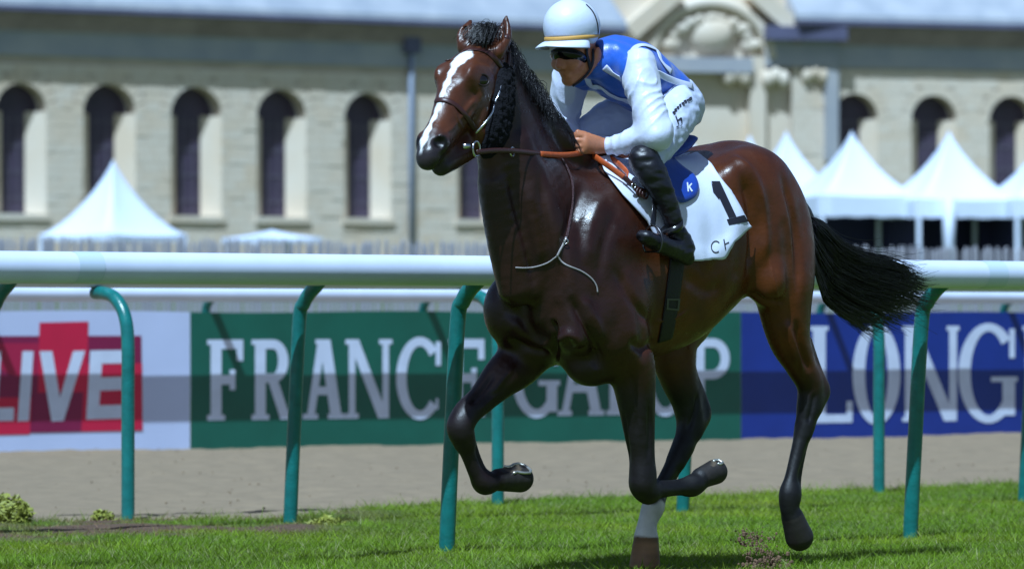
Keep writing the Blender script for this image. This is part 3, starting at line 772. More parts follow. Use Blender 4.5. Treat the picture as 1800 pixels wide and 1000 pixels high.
# the head is turned a little more to the camera than the body
POLL = B(862, 95, 0.0); HDTH = math.radians(62); HDO = BW(POLL)[:2]
def Hd(px, py, t=0.0):
    s, z = frame_pt(px, py, t, HDO, HDTH); c, sn = math.cos(HDTH), math.sin(HDTH)
    w = np.array((HDO[0] - c * s + sn * t, HDO[1] - sn * s - c * t, z)); return WB(w)
HDL = WB(np.array((HDO[0] + math.sin(HDTH), HDO[1] - math.cos(HDTH), 0.0))) - WB(np.array((HDO[0], HDO[1], 0.0)))
HDF = WB(np.array((HDO[0] - math.cos(HDTH), HDO[1] - math.sin(HDTH), 0.0))) - WB(np.array((HDO[0], HDO[1], 0.0)))

def nd(p, r, rl=None): return (p[0], p[1], p[2], r, rl if rl else r)

S = Sdf((-1.25, -0.46, -0.02), (1.65, 0.52, 2.24), 0.0072)
# trunk
S.barrel([(.70, 1.27, 1.00, .10), (.60, 1.45, .87, .19), (.42, 1.585, .81, .235), (.22, 1.655, .815, .255), (.03, 1.64, .85, .275), (-.15, 1.635, .91, .28),
          (-.30, 1.675, 1.00, .26), (-.43, 1.722, 1.08, .24), (-.58, 1.69, 1.12, .22), (-.70, 1.59, 1.12, .18), (-.80, 1.45, 1.16, .11)], 0.05)
# neck
S.loft([nd(B(866, 118), .115, .078), nd(B(878, 175), .135, .080), nd(B(897, 250), .168, .094), nd(B(925, 335), .215, .128), nd(B(965, 420), .27, .165), nd(B(1000, 470), .28, .18)], 0.09, kin=.03)
S.loft([nd(B(900, 130), .035), nd(B(930, 175), .045), nd(B(965, 225), .055), nd(B(1010, 268), .065), nd(B(1060, 278), .07)], 0.06)     # crest to withers
S.loft([nd(B(872, 330, .0), .055, .05), nd(B(892, 420, .0), .075, .06), nd(B(915, 500, 0), .10, .08)], 0.06)                   # windpipe
for t in (.12, -.12):
    S.loft([nd(B(885 + t * 250, 255, t * .62), .045, .032), nd(B(925 + t * 300, 370, t * 1.05), .062, .045), nd(B(958 + t * 315, 480, t * 1.25), .07, .06), nd(B(975 + t * 315, 560, t * 1.35), .06, .06)], 0.05)   # long neck muscle
# breast and shoulders
for t in (.15, -.15):
    S.ell(B(1015 + t * 315, 440, t), (.16, .105, .27), 0.05, ax=((1, 0, .45), (0, 1, 0), (-.45, 0, 1)))          # shoulder blade
S.ell(B(975 + 42, 570, .125), (.125, .115, .125), 0.035)                                                     # near breast muscle
S.ell(B(948 - 42, 545, -.125), (.13, .12, .15), 0.035)
S.ell(B(1088, 540, .20), (.14, .08, .17), 0.045, ax=((1, 0, .3), (0, 1, 0), (-.3, 0, 1)))                  # triceps
S.ell(B(1010, 612, .06), (.11, .085, .075), 0.03, ax=((1, 0, .3), (0, 1, 0), (-.3, 0, 1)))
S.ell(B(1040, 645, .10), (.11, .085, .075), 0.04)
S.ell(B(955, 600, -.07), (.11, .075, .08), 0.03)
# near fore leg, folded
S.loft([nd(B(1085, 590, .18), .130, .10), nd(B(1110, 645, .17), .098, .088), nd(B(1118, 700, .165), .080, .073), nd(B(1124, 760, .16), .063, .058), nd(B(1129, 812, .16), .052, .050), nd(B(1130, 836, .16), .056, .054), nd(B(1130, 852, .16), .055, .054), nd(B(1140, 867, .16), .043, .046)], 0.05)
S.loft([nd(B(1137, 862, .16), .045, .043), nd(B(1165, 861, .16), .030, .029), nd(B(1198, 857, .16), .031, .030), nd(B(1217, 853, .16), .045, .040), nd(B(1236, 841, .16), .036, .036)], 0.02)
# far fore leg, reaching and folded
S.loft([nd(B(935, 590, -.15), .14, .10), nd(B(915, 632, -.16), .105, .085), nd(B(880, 665, -.16), .080, .070), nd(B(846, 702, -.165), .057, .055), nd(B(818, 730, -.165), .053, .056), nd(B(809, 750, -.165), .052, .055), nd(B(816, 776, -.165), .040, .042)], 0.05)
S.loft([nd(B(813, 765, -.165), .042, .042), nd(B(824, 802, -.165), .028, .028), nd(B(838, 834, -.165), .031, .030), nd(B(850, 848, -.165), .046, .042), nd(B(872, 845, -.165), .036, .036), nd(B(884, 842, -.165), .036, .038)], 0.02)
# quarters
for t in (.155, -.155):
    q = t * 315
    S.ell(B(1270 + q, 335, t), (.22, .115, .165), 0.07)                     # gluteal mass
    S.ell(B(1330 + q * .92, 425, t * .92), (.14, .11, .24), 0.07, ax=((1, 0, -.12), (0, 1, 0), (.12, 0, 1)))      # back of the thigh
    S.ell(B(1245 + q, 312, t * 1.35), (.07, .045, .06), 0.05)               # point of hip
# near hind leg, trailing
S.ell(B(1347, 420, .20), (.12, .085, .21), 0.05, ax=((1, 0, .22), (0, 1, 0), (-.22, 0, 1)))
S.ell(B(1347, 492, .215), (.075, .08, .10), 0.04)                          # stifle
S.loft([nd(B(1350, 370, .12), .10, .07), nd(B(1368, 430, .165), .145, .085), nd(B(1377, 490, .185), .150, .098), nd(B(1380, 540, .18), .128, .088), nd(B(1388, 595, .175), .096, .074), nd(B(1407, 640, .17), .068, .058), nd(B(1424, 680, .165), .056, .050), nd(B(1421, 718, .16), .052, .046), nd(B(1413, 760, .155), .034, .034)], 0.05)
S.loft([nd(B(1418, 600, .17), .022), nd(B(1436, 655, .165), .024), nd(B(1446, 688, .165), .032), nd(B(1432, 715, .16), .03)], 0.035)  # tendon and point of hock
S.loft([nd(B(1414, 750, .155), .036, .036), nd(B(1400, 800, .15), .027, .027), nd(B(1390, 845, .15), .030, .029), nd(B(1389, 868, .15), .050, .043), nd(B(1388, 893, .15), .040, .038), nd(B(1397, 915, .15), .043, .043)], 0.02)
# far hind leg, on the ground
S.ell(B(1205, 520, -.20), (.15, .09, .20), 0.06)
S.loft([nd(B(1225, 400, -.13), .12, .07), nd(B(1215, 500, -.19), .17, .10), nd(B(1182, 610, -.17), .112, .085), nd(B(1193, 665, -.165), .082, .068), nd(B(1207, 705, -.16), .068, .056), nd(B(1213, 738, -.155), .062, .052), nd(B(1203, 780, -.15), .046, .042), nd(B(1190, 810, -.15), .038, .036)], 0.05)
S.loft([nd(B(1212, 655, -.165), .024), nd(B(1230, 697, -.16), .028), nd(B(1236, 728, -.155), .034), nd(B(1220, 757, -.15), .03)], 0.035)
S.loft([nd(B(1200, 785, -.15), .042, .040), nd(B(1175, 830, -.15), .030, .029), nd(B(1155, 868, -.15), .033, .031), nd(B(1149, 888, -.15), .048, .043), nd(B(1139, 915, -.15), .040, .038), nd(B(1135, 942, -.15), .046, .046)], 0.02)
# tendons behind the cannon bones, knee and fetlock bones
def tendon(pts, t, r=.0135, k=.010):
    S.loft([nd(B(x, y, t), r * q) for (x, y), q in pts], k)
tendon([((1142, 850), 1.0), ((1168, 850), 1.05), ((1200, 847), 1.1), ((1218, 843), 1.2)], .16, .013, .016)
tendon([((830, 772), 1.0), ((838, 800), 1.05), ((851, 828), 1.1), ((860, 838), 1.2)], -.165, .013, .016)
tendon([((1424, 745), 1.0), ((1411, 795), 1.05), ((1402, 845), 1.1), ((1400, 866), 1.3)], .15, .0135, .016)
tendon([((1212, 785), 1.0), ((1188, 832), 1.05), ((1169, 866), 1.1), ((1160, 886), 1.3)], -.15, .0135, .016)
# hooves: (coronet, toe end, sole point, sole normal in the picture, t)
HOOF = []
for c0, r0, c1, r1, sp, sn, t in (((872, 843), .043, (914, 841), .054, (896, 819), (-.06, -1), -.165), ((1229, 841), .041, (1257, 829), .050, (1240, 809), (-.10, -1), .16),
                               ((1391, 903), .044, (1405, 943), .058, (1430, 938), (1, .10), .15), ((1136, 940), .049, (1133, 1000), .064, (1137, 1001), (0, 1), -.15)):
    a = B(*c0, t); b = B(*c1, t); p = B(*sp, t); n = B(sp[0] + sn[0] * 40, sp[1] + sn[1] * 40, t) - p; n /= np.linalg.norm(n); n = n + np.array((0, .55 if t != .15 else .25, 0)); n /= np.linalg.norm(n)
    if t == -.15: p[2] = 0.004; n = np.array((0, 0, -1.0))
    HOOF.append((a, b, p, n, r0, r1))
    S.loft([nd(a + (b - a) * .12, r0 * 1.03), nd(b, r1)], 0.005)
    S.cut(p, n, .11)
# head
S.loft([nd(Hd(862, 108), .095, .068), nd(Hd(822, 150), .118, .086), nd(Hd(799, 188), .102, .068), nd(Hd(780, 226), .076, .054), nd(Hd(761, 257), .056, .054), nd(Hd(754, 271), .043, .048)], 0.05, lat=HDL, kin=.02)
for t in (.058, -.058):
    S.ell(Hd(848 + t * 397 - 15, 205, t), (.115, .040, .13), 0.035, ax=(HDF, HDL, (0, 0, 1)))        # jaw plate
    S.ell(Hd(806 + t * 1.25 * 397, 131, t * 1.25), (.048, .010, .032), 0.06, ax=(HDF, HDL, (0, 0, 1)))  # brow over the eye
    S.ell(Hd((756 if t > 0 else 764) + t * 380, 250, t * .8), (.040, .018 if t > 0 else .012, .036), 0.02, ax=(HDF, HDL, (0, 0, 1)))          # nostril wing
    S.loft([nd(Hd(815 + t * 450, 165, t * 1.2), .012), nd(Hd(797 + t * 420, 205, t * 1.05), .012)], 0.03)   # cheek ridge
S.loft([nd(Hd(838, 240), .070, .045), nd(Hd(806, 270), .050, .042), nd(Hd(783, 286), .042, .040), nd(Hd(775, 293), .036, .037)], 0.04, lat=HDL)    # lower jaw and lip
S.ell(Hd(752, 284), (.034, .040, .034), 0.025, ax=(HDF, HDL, (0, 0, 1)))                       # upper lip
# ears
for t, base, mid, tip in ((.066, (872, 92), (885, 65), (890, 31)), (-.066, (820, 84), (818, 62), (827, 38))):
    S.loft([nd(Hd(*base, t), .036, .036), nd(Hd(*mid, t * 1.1), .027, .034), nd(Hd(*tip, t * 1.1), .007, .008)], 0.02, lat=HDL)
    S.loft([nd(Hd(base[0] + 1, base[1] - 14, t) + HDF * .030, .010, .013), nd(Hd(*mid, t * 1.1) + HDF * .027, .013, .016), nd(Hd(tip[0], tip[1] + 10, t * 1.1) + HDF * .016, .004, .006)], 0.012, lat=HDL, sub=True)
# hollows: nostrils, mouth, grooves, flank
S.ell(Hd(774, 250, .060), (.034, .036, .027), 0.006, ax=(HDF, HDL, (0, 0, 1)), sub=True)
S.ell(Hd(735, 252, -.060), (.026, .034, .022), 0.008, ax=(HDF, HDL, (0, 0, 1)), sub=True)
S.loft([nd(Hd(752, 299, .035), .003), nd(Hd(778, 290, .052), .004), nd(Hd(803, 274, .058), .004)], 0.010, sub=True)
S.loft([nd(B(940, 480, 0) + (.05, 0, 0), .010), nd(B(945, 560, 0) + (.07, 0, 0), .016), nd(B(965, 630, 0) + (.05, 0, 0), .012)], 0.04, sub=True)
S.loft([nd(B(1050, 500, .285), .012), nd(B(1062, 580, .275), .014), nd(B(1055, 640, .25), .010)], 0.045, sub=True)
S.loft([nd(B(1135, 560, .30), .012), nd(B(1140, 620, .29), .014)], 0.05, sub=True)
S.loft([nd(B(1316, 350, .33), .014), nd(B(1320, 420, .325), .022), nd(B(1308, 480, .30), .018)], 0.05, sub=True)      # hollow in front of the thigh
S.loft([nd(B(1388, 400, .31), .010), nd(B(1398, 480, .305), .014), nd(B(1396, 560, .28), .010)], 0.05, sub=True)     # line behind the thigh
HV, HQ = S.mesh(6)
# muscle edges and veins, followed on the near side in the picture
HN = vnormals(HV, HQ)
_t0 = BVHTree.FromPolygons([tuple(v) for v in BW(HV)], [tuple(int(i) for i in q) for q in HQ])
def relief(path, amp, wid):
    P = []
    for p in smoothpath([Vector((x, y, 0)) for x, y in path], 6):
        r = _t0.ray_cast(Vector((0, 0, CAMH)), (W(p.x, p.y, 20.0) - Vector((0, 0, CAMH))).normalized())
        if r[0] is not None: P.append(WB(np.array(r[0])))
    if len(P) < 3: return
    P = np.array(P); m = ((HV > P.min(0) - 4 * wid) & (HV < P.max(0) + 4 * wid)).all(1); idx = np.nonzero(m)[0]; v = HV[idx]; best = np.full(len(idx), 9.0); tt = np.zeros(len(idx))
    for i in range(len(P) - 1):
        d = P[i + 1] - P[i]; L2 = d @ d + 1e-9; u = np.clip(((v - P[i]) @ d) / L2, 0, 1); q = np.linalg.norm(v - P[i] - u[:, None] * d, axis=1)
        w = q < best; best[w] = q[w]; tt[w] = (i + u[w]) / (len(P) - 1)
    fade = np.clip(np.minimum(tt, 1 - tt) * 5, 0, 1)
    DISP[idx] += 1.45 * amp * np.exp(-(best / wid) ** 2) * fade
DISP = np.zeros(len(HV))
for path, amp, wid in (
    ([(893, 290), (908, 360), (930, 440), (944, 520)], -.012, .024), ([(950, 290), (955, 370), (964, 440), (978, 520)], -.010, .022), ([(921, 320), (938, 400), (955, 470)], .008, .03),
    ([(1035, 305), (1005, 380), (988, 460), (985, 530)], -.011, .024), ([(1062, 330), (1040, 400), (1030, 470)], .008, .03), ([(1085, 360), (1062, 430), (1050, 500)], -.007, .022),
    ([(882, 556), (915, 580), (950, 600), (975, 604)], .014, .026), ([(890, 592), (930, 612), (968, 622)], -.012, .020), ([(978, 606), (996, 588), (1012, 592), (1022, 612)], .016, .022), ([(972, 560), (975, 595), (974, 640)], -.016, .016),
    ([(1000, 520), (1022, 560), (1042, 600), (1052, 650)], -.014, .020), ([(1022, 520), (1045, 560), (1062, 605)], .008, .022), ([(1080, 470), (1112, 530), (1150, 575)], -.008, .022), ([(1105, 600), (1130, 612), (1152, 596)], -.010, .018), ([(1100, 640), (1118, 700), (1122, 760)], -.006, .014),
    ([(1275, 265), (1318, 300), (1338, 350), (1345, 420), (1342, 470)], .010, .024), ([(1300, 300), (1318, 360), (1322, 430), (1312, 490)], -.012, .024), ([(1372, 300), (1392, 370), (1402, 450), (1404, 530)], -.010, .022), ([(1318, 512), (1345, 532), (1380, 528)], -.014, .018),
    ([(1398, 560), (1408, 610), (1424, 655)], -.010, .014), ([(1380, 560), (1390, 600), (1402, 640)], .006, .014), ([(870, 655), (848, 686), (826, 712)], -.008, .012), ([(905, 640), (880, 670), (862, 695)], .006, .014),
    ([(1230, 470), (1260, 440), (1290, 420)], .006, .03), ([(1200, 480), (1240, 510), (1275, 500)], -.006, .03),
    # veins and facial bones
    ([(838, 172), (820, 192), (806, 214)], .006, .010), ([(818, 232), (806, 214), (800, 196), (790, 178)], .0035, .0055), ([(806, 214), (794, 226), (782, 234)], .003, .005), ([(868, 168), (864, 200), (850, 232)], -.008, .012),
    ([(1020, 560), (1030, 590), (1050, 622), (1060, 668)], .004, .006), ([(1108, 655), (1116, 710), (1128, 770)], .004, .0055), ([(1386, 575), (1404, 622), (1412, 664)], .004, .0055), ([(1210, 545), (1185, 560), (1150, 566)], .004, .007), ([(880, 690), (858, 706), (842, 722)], .004, .006), ([(1352, 450), (1362, 500), (1372, 545)], .003, .006),
    ([(1096, 720), (1102, 770), (1108, 815)], -.005, .010), ([(1140, 700), (1142, 760), (1140, 810)], -.005, .010), ([(1226, 690), (1222, 720), (1208, 760)], -.006, .010), ([(1432, 690), (1428, 715), (1420, 745)], -.006, .010)):
    relief(path, amp, wid)
HV = HV + HN * DISP[:, None]
HVW = BW(HV)
M_coat = pbr('bay_coat', (.05, .02, .01), 0.34, attr='coat', var=0.30, vscale=11, bump=0.10, bscale=34, spec=0.42)
_nt = M_coat.node_tree; _p = _nt.nodes['Principled BSDF']; _tc = [n for n in _nt.nodes if n.type == 'TEX_COORD'][0]
_n = _nt.nodes.new('ShaderNodeTexNoise'); _n.inputs['Scale'].default_value = 14; _n.inputs['Detail'].default_value = 6
_m = _nt.nodes.new('ShaderNodeMapRange'); _m.inputs['To Min'].default_value = .20; _m.inputs['To Max'].default_value = .48; _m.inputs['From Min'].default_value = .3; _m.inputs['From Max'].default_value = .7
_nt.links.new(_tc.outputs['Object'], _n.inputs['Vector']); _nt.links.new(_n.outputs['Fac'], _m.inputs['Value']); 
_g = _nt.nodes.new('ShaderNodeNewGeometry'); _sx = _nt.nodes.new('ShaderNodeSeparateXYZ'); _mz = _nt.nodes.new('ShaderNodeMapRange'); _ad = _nt.nodes.new('ShaderNodeMath'); _ad.operation = 'ADD'    # the black hair of the legs is duller
_mz.inputs['From Min'].default_value = .55; _mz.inputs['From Max'].default_value = .95; _mz.inputs['To Min'].default_value = .20; _mz.inputs['To Max'].default_value = 0
_nt.links.new(_g.outputs['Position'], _sx.inputs[0]); _nt.links.new(_sx.outputs['Z'], _mz.inputs['Value']); _nt.links.new(_m.outputs[0], _ad.inputs[0]); _nt.links.new(_mz.outputs[0], _ad.inputs[1]); _nt.links.new(_ad.outputs[0], _p.inputs['Roughness'])
_mp = _nt.nodes.new('ShaderNodeMapping'); _mp.inputs['Scale'].default_value = (420, 420, 110); _mp.inputs['Rotation'].default_value = (0, .5, .8)          # short hair lying down and back
_h = _nt.nodes.new('ShaderNodeTexNoise'); _h.inputs['Scale'].default_value = 1; _h.inputs['Detail'].default_value = 2
_b0 = [n for n in _nt.nodes if n.type == 'BUMP'][0]; _b = _nt.nodes.new('ShaderNodeBump'); _b.inputs['Strength'].default_value = .16; _b.inputs['Distance'].default_value = .004
_nt.links.new(_tc.outputs['Object'], _mp.inputs['Vector']); _nt.links.new(_mp.outputs[0], _h.inputs['Vector']); _nt.links.new(_h.outputs['Fac'], _b.inputs['Height']); _nt.links.new(_b0.outputs[0], _b.inputs['Normal']); _nt.links.new(_b.outputs[0], _p.inputs['Normal'])
horse = np_mesh('horse', HVW, HQ, M_coat)
def legmask(V):
    """how black each point is"""
    s, t, z = V[:, 0], V[:, 1], V[:, 2]
    return 1 - sstep(.66, .88, z)
bay = np.array((.088, .0215, .0050)); dark = np.array((.0105, .0040, .0042)); black = np.array((.0042, .0034, .0040))
s_, t_, z_ = HV[:, 0], HV[:, 1], HV[:, 2]
m = legmask(HV)[:, None]
c = bay * (1 - m) + black * m
fr = sstep(.05, .55, s_)[:, None] * .85; c = c * (1 - fr) + dark * fr          # darker neck and breast
tp = sstep(1.52, 1.70, z_)[:, None] * .45; c = c * (1 - tp) + dark * tp        # darker topline
# head: shares the coat, dark muzzle, white blaze
rel = HV - POLL; hs = rel @ HDF; ht = rel @ HDL; hz = rel[:, 2]
isH = (hs > -.10) & (HV[:, 2] > 1.50) & (s_ > .6)
ax_ = (Hd(752, 268) - Hd(850, 85)); axl = np.linalg.norm(ax_); axn = ax_ / axl
along = (HV - Hd(850, 85)) @ axn / axl
nrm = np.array((axn[2] * 0, 0, 0))
up_ = np.cross(HDL, axn); up_ = up_ * np.sign(up_[2]); above = (HV - Hd(850, 85)) @ up_
hb = np.array((.080, .0235, .0095))
wH = (sstep(-.04, .06, hs) * sstep(1.52, 1.68, z_) * (s_ > .6))[:, None]; c = c * (1 - wH) + hb * wH
mz = (sstep(.80, 1.0, along) * isH)[:, None]; c = c * (1 - mz) + np.array((.020, .015, .016)) * mz
wid = np.interp(along, [.17, .22, .28, .36, .50, .75, .95, 1.05], [.004, .026, .030, .015, .0078, .0075, .012, .004])
off = np.interp(along, [.2, .35, .6, .85, 1.0], [.012, .000, -.002, -.010, -.012])
wob = .003 * np.sin(along * 70) + .002 * np.sin(along * 31 + 1)
bl = (1 - sstep(0, .006, np.abs(ht - off) - wid + wob)) * isH * sstep(.15, .19, along) * (1 - sstep(1.02, 1.06, along)) * (above > 0.0)
bl = bl[:, None]; c = c * (1 - bl) + np.array((.80, .80, .80)) * bl
# white sock on the far hind
sk = ((t_ < -.08) & (s_ < .25) & (s_ > -.3)) * (1 - sstep(.262, .278, z_ + .008 * np.sin(s_ * 90)))
sk = sk[:, None]; c = c * (1 - sk) + np.array((.62, .58, .58)) * sk
for nc in (Hd(775, 250, .050), Hd(735, 252, -.050)):  # nostril hollows coloured black for the shade inside them
    w = 1 - sstep(.026, .033, np.linalg.norm((HV - nc) * (1, 1, 1.1), axis=1)); c = c * (1 - w[:, None]) + np.array((.004, .003, .003)) * w[:, None]
# hooves
for i, (a, b, p, n, r0, r1) in enumerate(HOOF):
    d = b - a; L = np.linalg.norm(d); d = d / L; u = (HV - a) @ d
    near = np.linalg.norm(HV - (a + b) / 2, axis=1) < .11
    w = (sstep(.004, .010, u) * near)[:, None]
    hc = np.array((.25, .125, .055))[None, :] * (.55 + .5 * sstep(.008, .05, u) + .05 * np.sin(u * 210))[:, None] if i == 3 else np.array((.022, .017, .015))[None, :] * (.9 + .10 * np.sin(u * 180))[:, None]
    c = c * (1 - w) + hc * w
    fl = np.abs((HV - p) @ n) < .006; rr = np.linalg.norm(HV - p, axis=1); so = (fl & near & (rr < .9 * r1))[:, None]
    if i != 3: c = np.where(so, np.array((.085, .058, .034)) * (.55 + .45 * np.cos(rr * 160))[:, None] + .01, c)
vcol(horse, c)
SOLE = []
for a, b, p, n, r0, r1 in HOOF:
    m_ = (np.abs((HV - p) @ n) < .004) & (np.linalg.norm(HV - (a + b) / 2, axis=1) < .11); SOLE.append(HV[m_])
# ================================================================ helpers that lay things on a body
from mathutils import noise as mnoise
CAMP = Vector((0, 0, CAMH))
def bvh_of(V, Q): return BVHTree.FromPolygons([tuple(v) for v in V], [tuple(int(i) for i in q) for q in Q])
HB = bvh_of(HVW, HQ)
def surf(px, py, tree, guess=19.1):
    d = (W(px, py, 20.0) - CAMP).normalized()
    p, n, i, dist = tree.ray_cast(CAMP, d)
    if p is None:
        p, n, i, dist = tree.find_nearest(W(px, py, guess))
    if n.dot(d) > 0: n = -n
    return p, n
def strap(path, w, th, tree, name, mat, parent, sub=5, lift=0.0):
    """a flat strap that follows the surface under the pixel path"""
    P = [(Vector((p[0], p[1], 0))) for p in path]; P = smoothpath(P, sub) if len(P) > 2 else [P[0].lerp(P[1], i / 6) for i in range(7)]
    pts = []; up = []
    for p in P:
        q, n = surf(p.x, p.y, tree); pts.append(q + n * (th * 0.6 + lift)); up.append(n)
    for _ in range(3):
        pts = [pts[0]] + [(pts[i - 1] + pts[i] * 2 + pts[i + 1]) / 4 for i in range(1, len(pts) - 1)] + [pts[-1]]; up = [up[0]] + [(up[i - 1] + up[i] + up[i + 1]).normalized() for i in range(1, len(up) - 1)] + [up[-1]]
    return MB().tube(pts, w / 2, 8, True, th / w, up).build(name, mat, parent, True)
def decal(quad, nu, nv, tree, lift):
    """quad of pixels laid on a surface, returns verts and faces"""
    q = [Vector((a, b, 0)) for a, b in quad]; vs = []; fs = []
    for j in range(nv + 1):
        for i in range(nu + 1):
            p = q[0].lerp(q[1], i / nu).lerp(q[3].lerp(q[2], i / nu), j / nv)
            w, n = surf(p.x, p.y, tree); vs.append(w + n * lift)
    for j in range(nv):
        for i in range(nu):
            a = j * (nu + 1) + i; fs.append((a, a + nu + 1, a + nu + 2, a + 1))
    return vs, fs
def bw(px, py, t=0.0): return Vector(BW(B(px, py, t)))
def hw(px, py, t=0.0): return Vector(BW(Hd(px, py, t)))
HLv = Vector((HL[0], HL[1], 0)); HFv = Vector((HF[0], HF[1], 0))
HDLv = Vector(BW(POLL + HDL) - BW(POLL)); HDFv = Vector(BW(POLL + HDF) - BW(POLL))

tag(horse, 'dark bay racehorse with a white blaze galloping past the rail', 'horse')
M_hair = pbr('black_horsehair', (.010, .0085, .010), 0.38, spec=0.6)
M_eye = pbr('horse_eye', (.006, .004, .004), 0.06, spec=0.7)
M_eyelid = pbr('dark_eyelid', (.018, .009, .007), .5)
M_lea = pbr('brown_leather', (.045, .014, .012), 0.36, var=.2, bump=.08, bscale=300)
M_black_lea = pbr('black_leather', (.008, .008, .010), 0.22, var=.3, bump=.05, bscale=150, coat=.3)
M_orange = pbr('orange_rubber', (.42, .075, .015), 0.5, var=.25, vscale=40, bump=.15, bscale=250)
M_steel = pbr('bright_steel', (.62, .63, .66), 0.22, metal=1.0)
M_cord = pbr('grey_cord', (.33, .30, .30), 0.6, bump=.3, bscale=400)
M_wool = pbr('black_sheepskin', (.007, .007, .010), 0.95, bump=.5, bscale=170, spec=.2)
M_shoe = pbr('worn_aluminium', (.60, .58, .52), 0.35, metal=.8, var=.2, vscale=60)

def strands(name, paths, r0, r1, mat, parent, n=4):
    """many tapering hairs, one mesh"""
    V = []; F = []
    for P in paths:
        b = len(V); m = len(P)
        for i, p in enumerate(P):
            d = (P[min(i + 1, m - 1)] - P[max(i - 1, 0)]).normalized()
            u = d.orthogonal().normalized(); w = d.cross(u); r = r0 + (r1 - r0) * (i / (m - 1)) ** 1.5
            for k in range(3):
                a = 2.094 * k; V.append(p + u * (math.cos(a) * r) + w * (math.sin(a) * r))
        for i in range(m - 1):
            for k in range(3):
                k2 = (k + 1) % 3; F.append((b + i * 3 + k, b + i * 3 + k2, b + (i + 1) * 3 + k2, b + (i + 1) * 3 + k))
    o = mesh_obj(name, V, F, mat, None, True)
    if parent is not None: keep(o, parent)
    return o

# ---- tail
T_top = [(1412, 372), (1448, 392), (1480, 425), (1520, 447), (1570, 458), (1618, 480)]
T_bot = [(1420, 400), (1432, 480), (1448, 530), (1480, 556), (1512, 577), (1535, 590)]
def lerp2(L, u):
    x = u * (len(L) - 1); i = min(int(x), len(L) - 2); f = x - i
    return (L[i][0] + (L[i + 1][0] - L[i][0]) * f, L[i][1] + (L[i + 1][1] - L[i][1]) * f)
paths = []
for k in range(3000):
    v = rnd.random() ** 1.05; L = (0.45 + 0.62 * rnd.random() + (.22 * rnd.random() if rnd.random() < .2 else 0)) * (1 - 0.10 * abs(v - .45)); t0 = rnd.gauss(0, .035); t1 = rnd.gauss(0, .055)
    cl = math.floor(v * 26); wob = 5 * math.sin(cl * 2.4) + rnd.gauss(0, 3.5); ph = cl * 1.7 + rnd.gauss(0, .5); stray = rnd.gauss(-6, 22) if rnd.random() < .16 else rnd.gauss(0, 7)
    P = []
    for i in range(13):
        u = i / 12 * L; a = lerp2(T_top, min(u, 1)); b = lerp2(T_bot, min(u, 1))
        vv = v; ex = max(0, u - 1) * 70
        x = a[0] + (b[0] - a[0]) * vv + ex + math.sin(math.pi * vv) * 42 * u * u; y = a[1] + (b[1] - a[1]) * vv + wob * u * math.sin(u * 6.5 + ph) + stray * u * u
        P.append(bw(x, y, t0 * (1 - .5 * (u < .1)) + (t1 - t0) * u))
    paths.append(P)
tail = strands('tail', paths, .0021, .0006, M_hair, horse)
MB().tube([bw(1388, 350, 0), bw(1412, 378, 0), bw(1430, 410, 0), bw(1445, 455, 0)], [.05, .04, .03, .012], 10).build('tail_dock', M_hair, horse, True)

# ---- mane: from the poll along the crest, thrown up and falling to both sides
crest = [(884, 74), (900, 102), (920, 134), (942, 164), (960, 190)]
paths = []
for k in range(3200):
    u = rnd.random(); a = lerp2(crest, u); p0 = bw(a[0] - 3 + rnd.gauss(0, 2), a[1] + 6 + rnd.gauss(0, 3), rnd.gauss(.01, .02))
    side = 1 if rnd.random() < .62 else -1; L = (.050 + .050 * rnd.random()) * (1.35 if rnd.random() < .08 else 1)
    q = 0.5 + .5 * math.sin(u * 40 + rnd.gauss(0, .9)); w1 = rnd.gauss(0, .10); w2 = rnd.gauss(0, .12); P = []
    for i in range(8):
        x = i / 7
        P.append(p0 + Vector((0, 0, 1)) * (L * (.42 * math.sin(x * 2.8) - .80 * x * x)) + HLv * (side * L * (.20 * x + .30 * x * x) * (.6 + .6 * q)) - HFv * (L * (.30 * x + w1 * x + (.10 + w2) * math.sin(x * 6 + q * 5))))
    paths.append(P)
for k in range(110):      # loose lock blown over the withers
    a = lerp2([(955, 190), (970, 215), (982, 238)], rnd.random()); p0 = bw(a[0], a[1] + 8, rnd.gauss(0, .02)); L = .08 + .06 * rnd.random()
    P = [p0 + Vector((0, 0, 1)) * (L * (.25 * math.sin(x * 3) - .55 * x * x)) - HFv * (L * .55 * x) + HLv * (L * (.5 * x + rnd.gauss(0, .03))) for x in np.linspace(0, 1, 8)]
    paths.append(P)
mane = strands('mane', paths, .0017, .0005, M_hair, horse)
paths = []
for k in range(800):
    p0 = hw(856 + rnd.gauss(0, 6), 84 + rnd.gauss(0, 4), rnd.gauss(0, .018)); L = .045 + .05 * rnd.random()
    dx = HDLv * rnd.gauss(.05, .45); P = []
    for i in range(7):
        x = i / 6
        P.append(p0 + Vector((0, 0, 1)) * (L * (1.0 * math.sin(x * 2.5) - .25 * x * x)) + HDFv * (L * .9 * x * x) + dx * (L * x) + HLv * (L * .2 * math.sin(x * 3)))
    paths.append(P)
strands('forelock', paths, .0017, .0005, M_hair, horse)
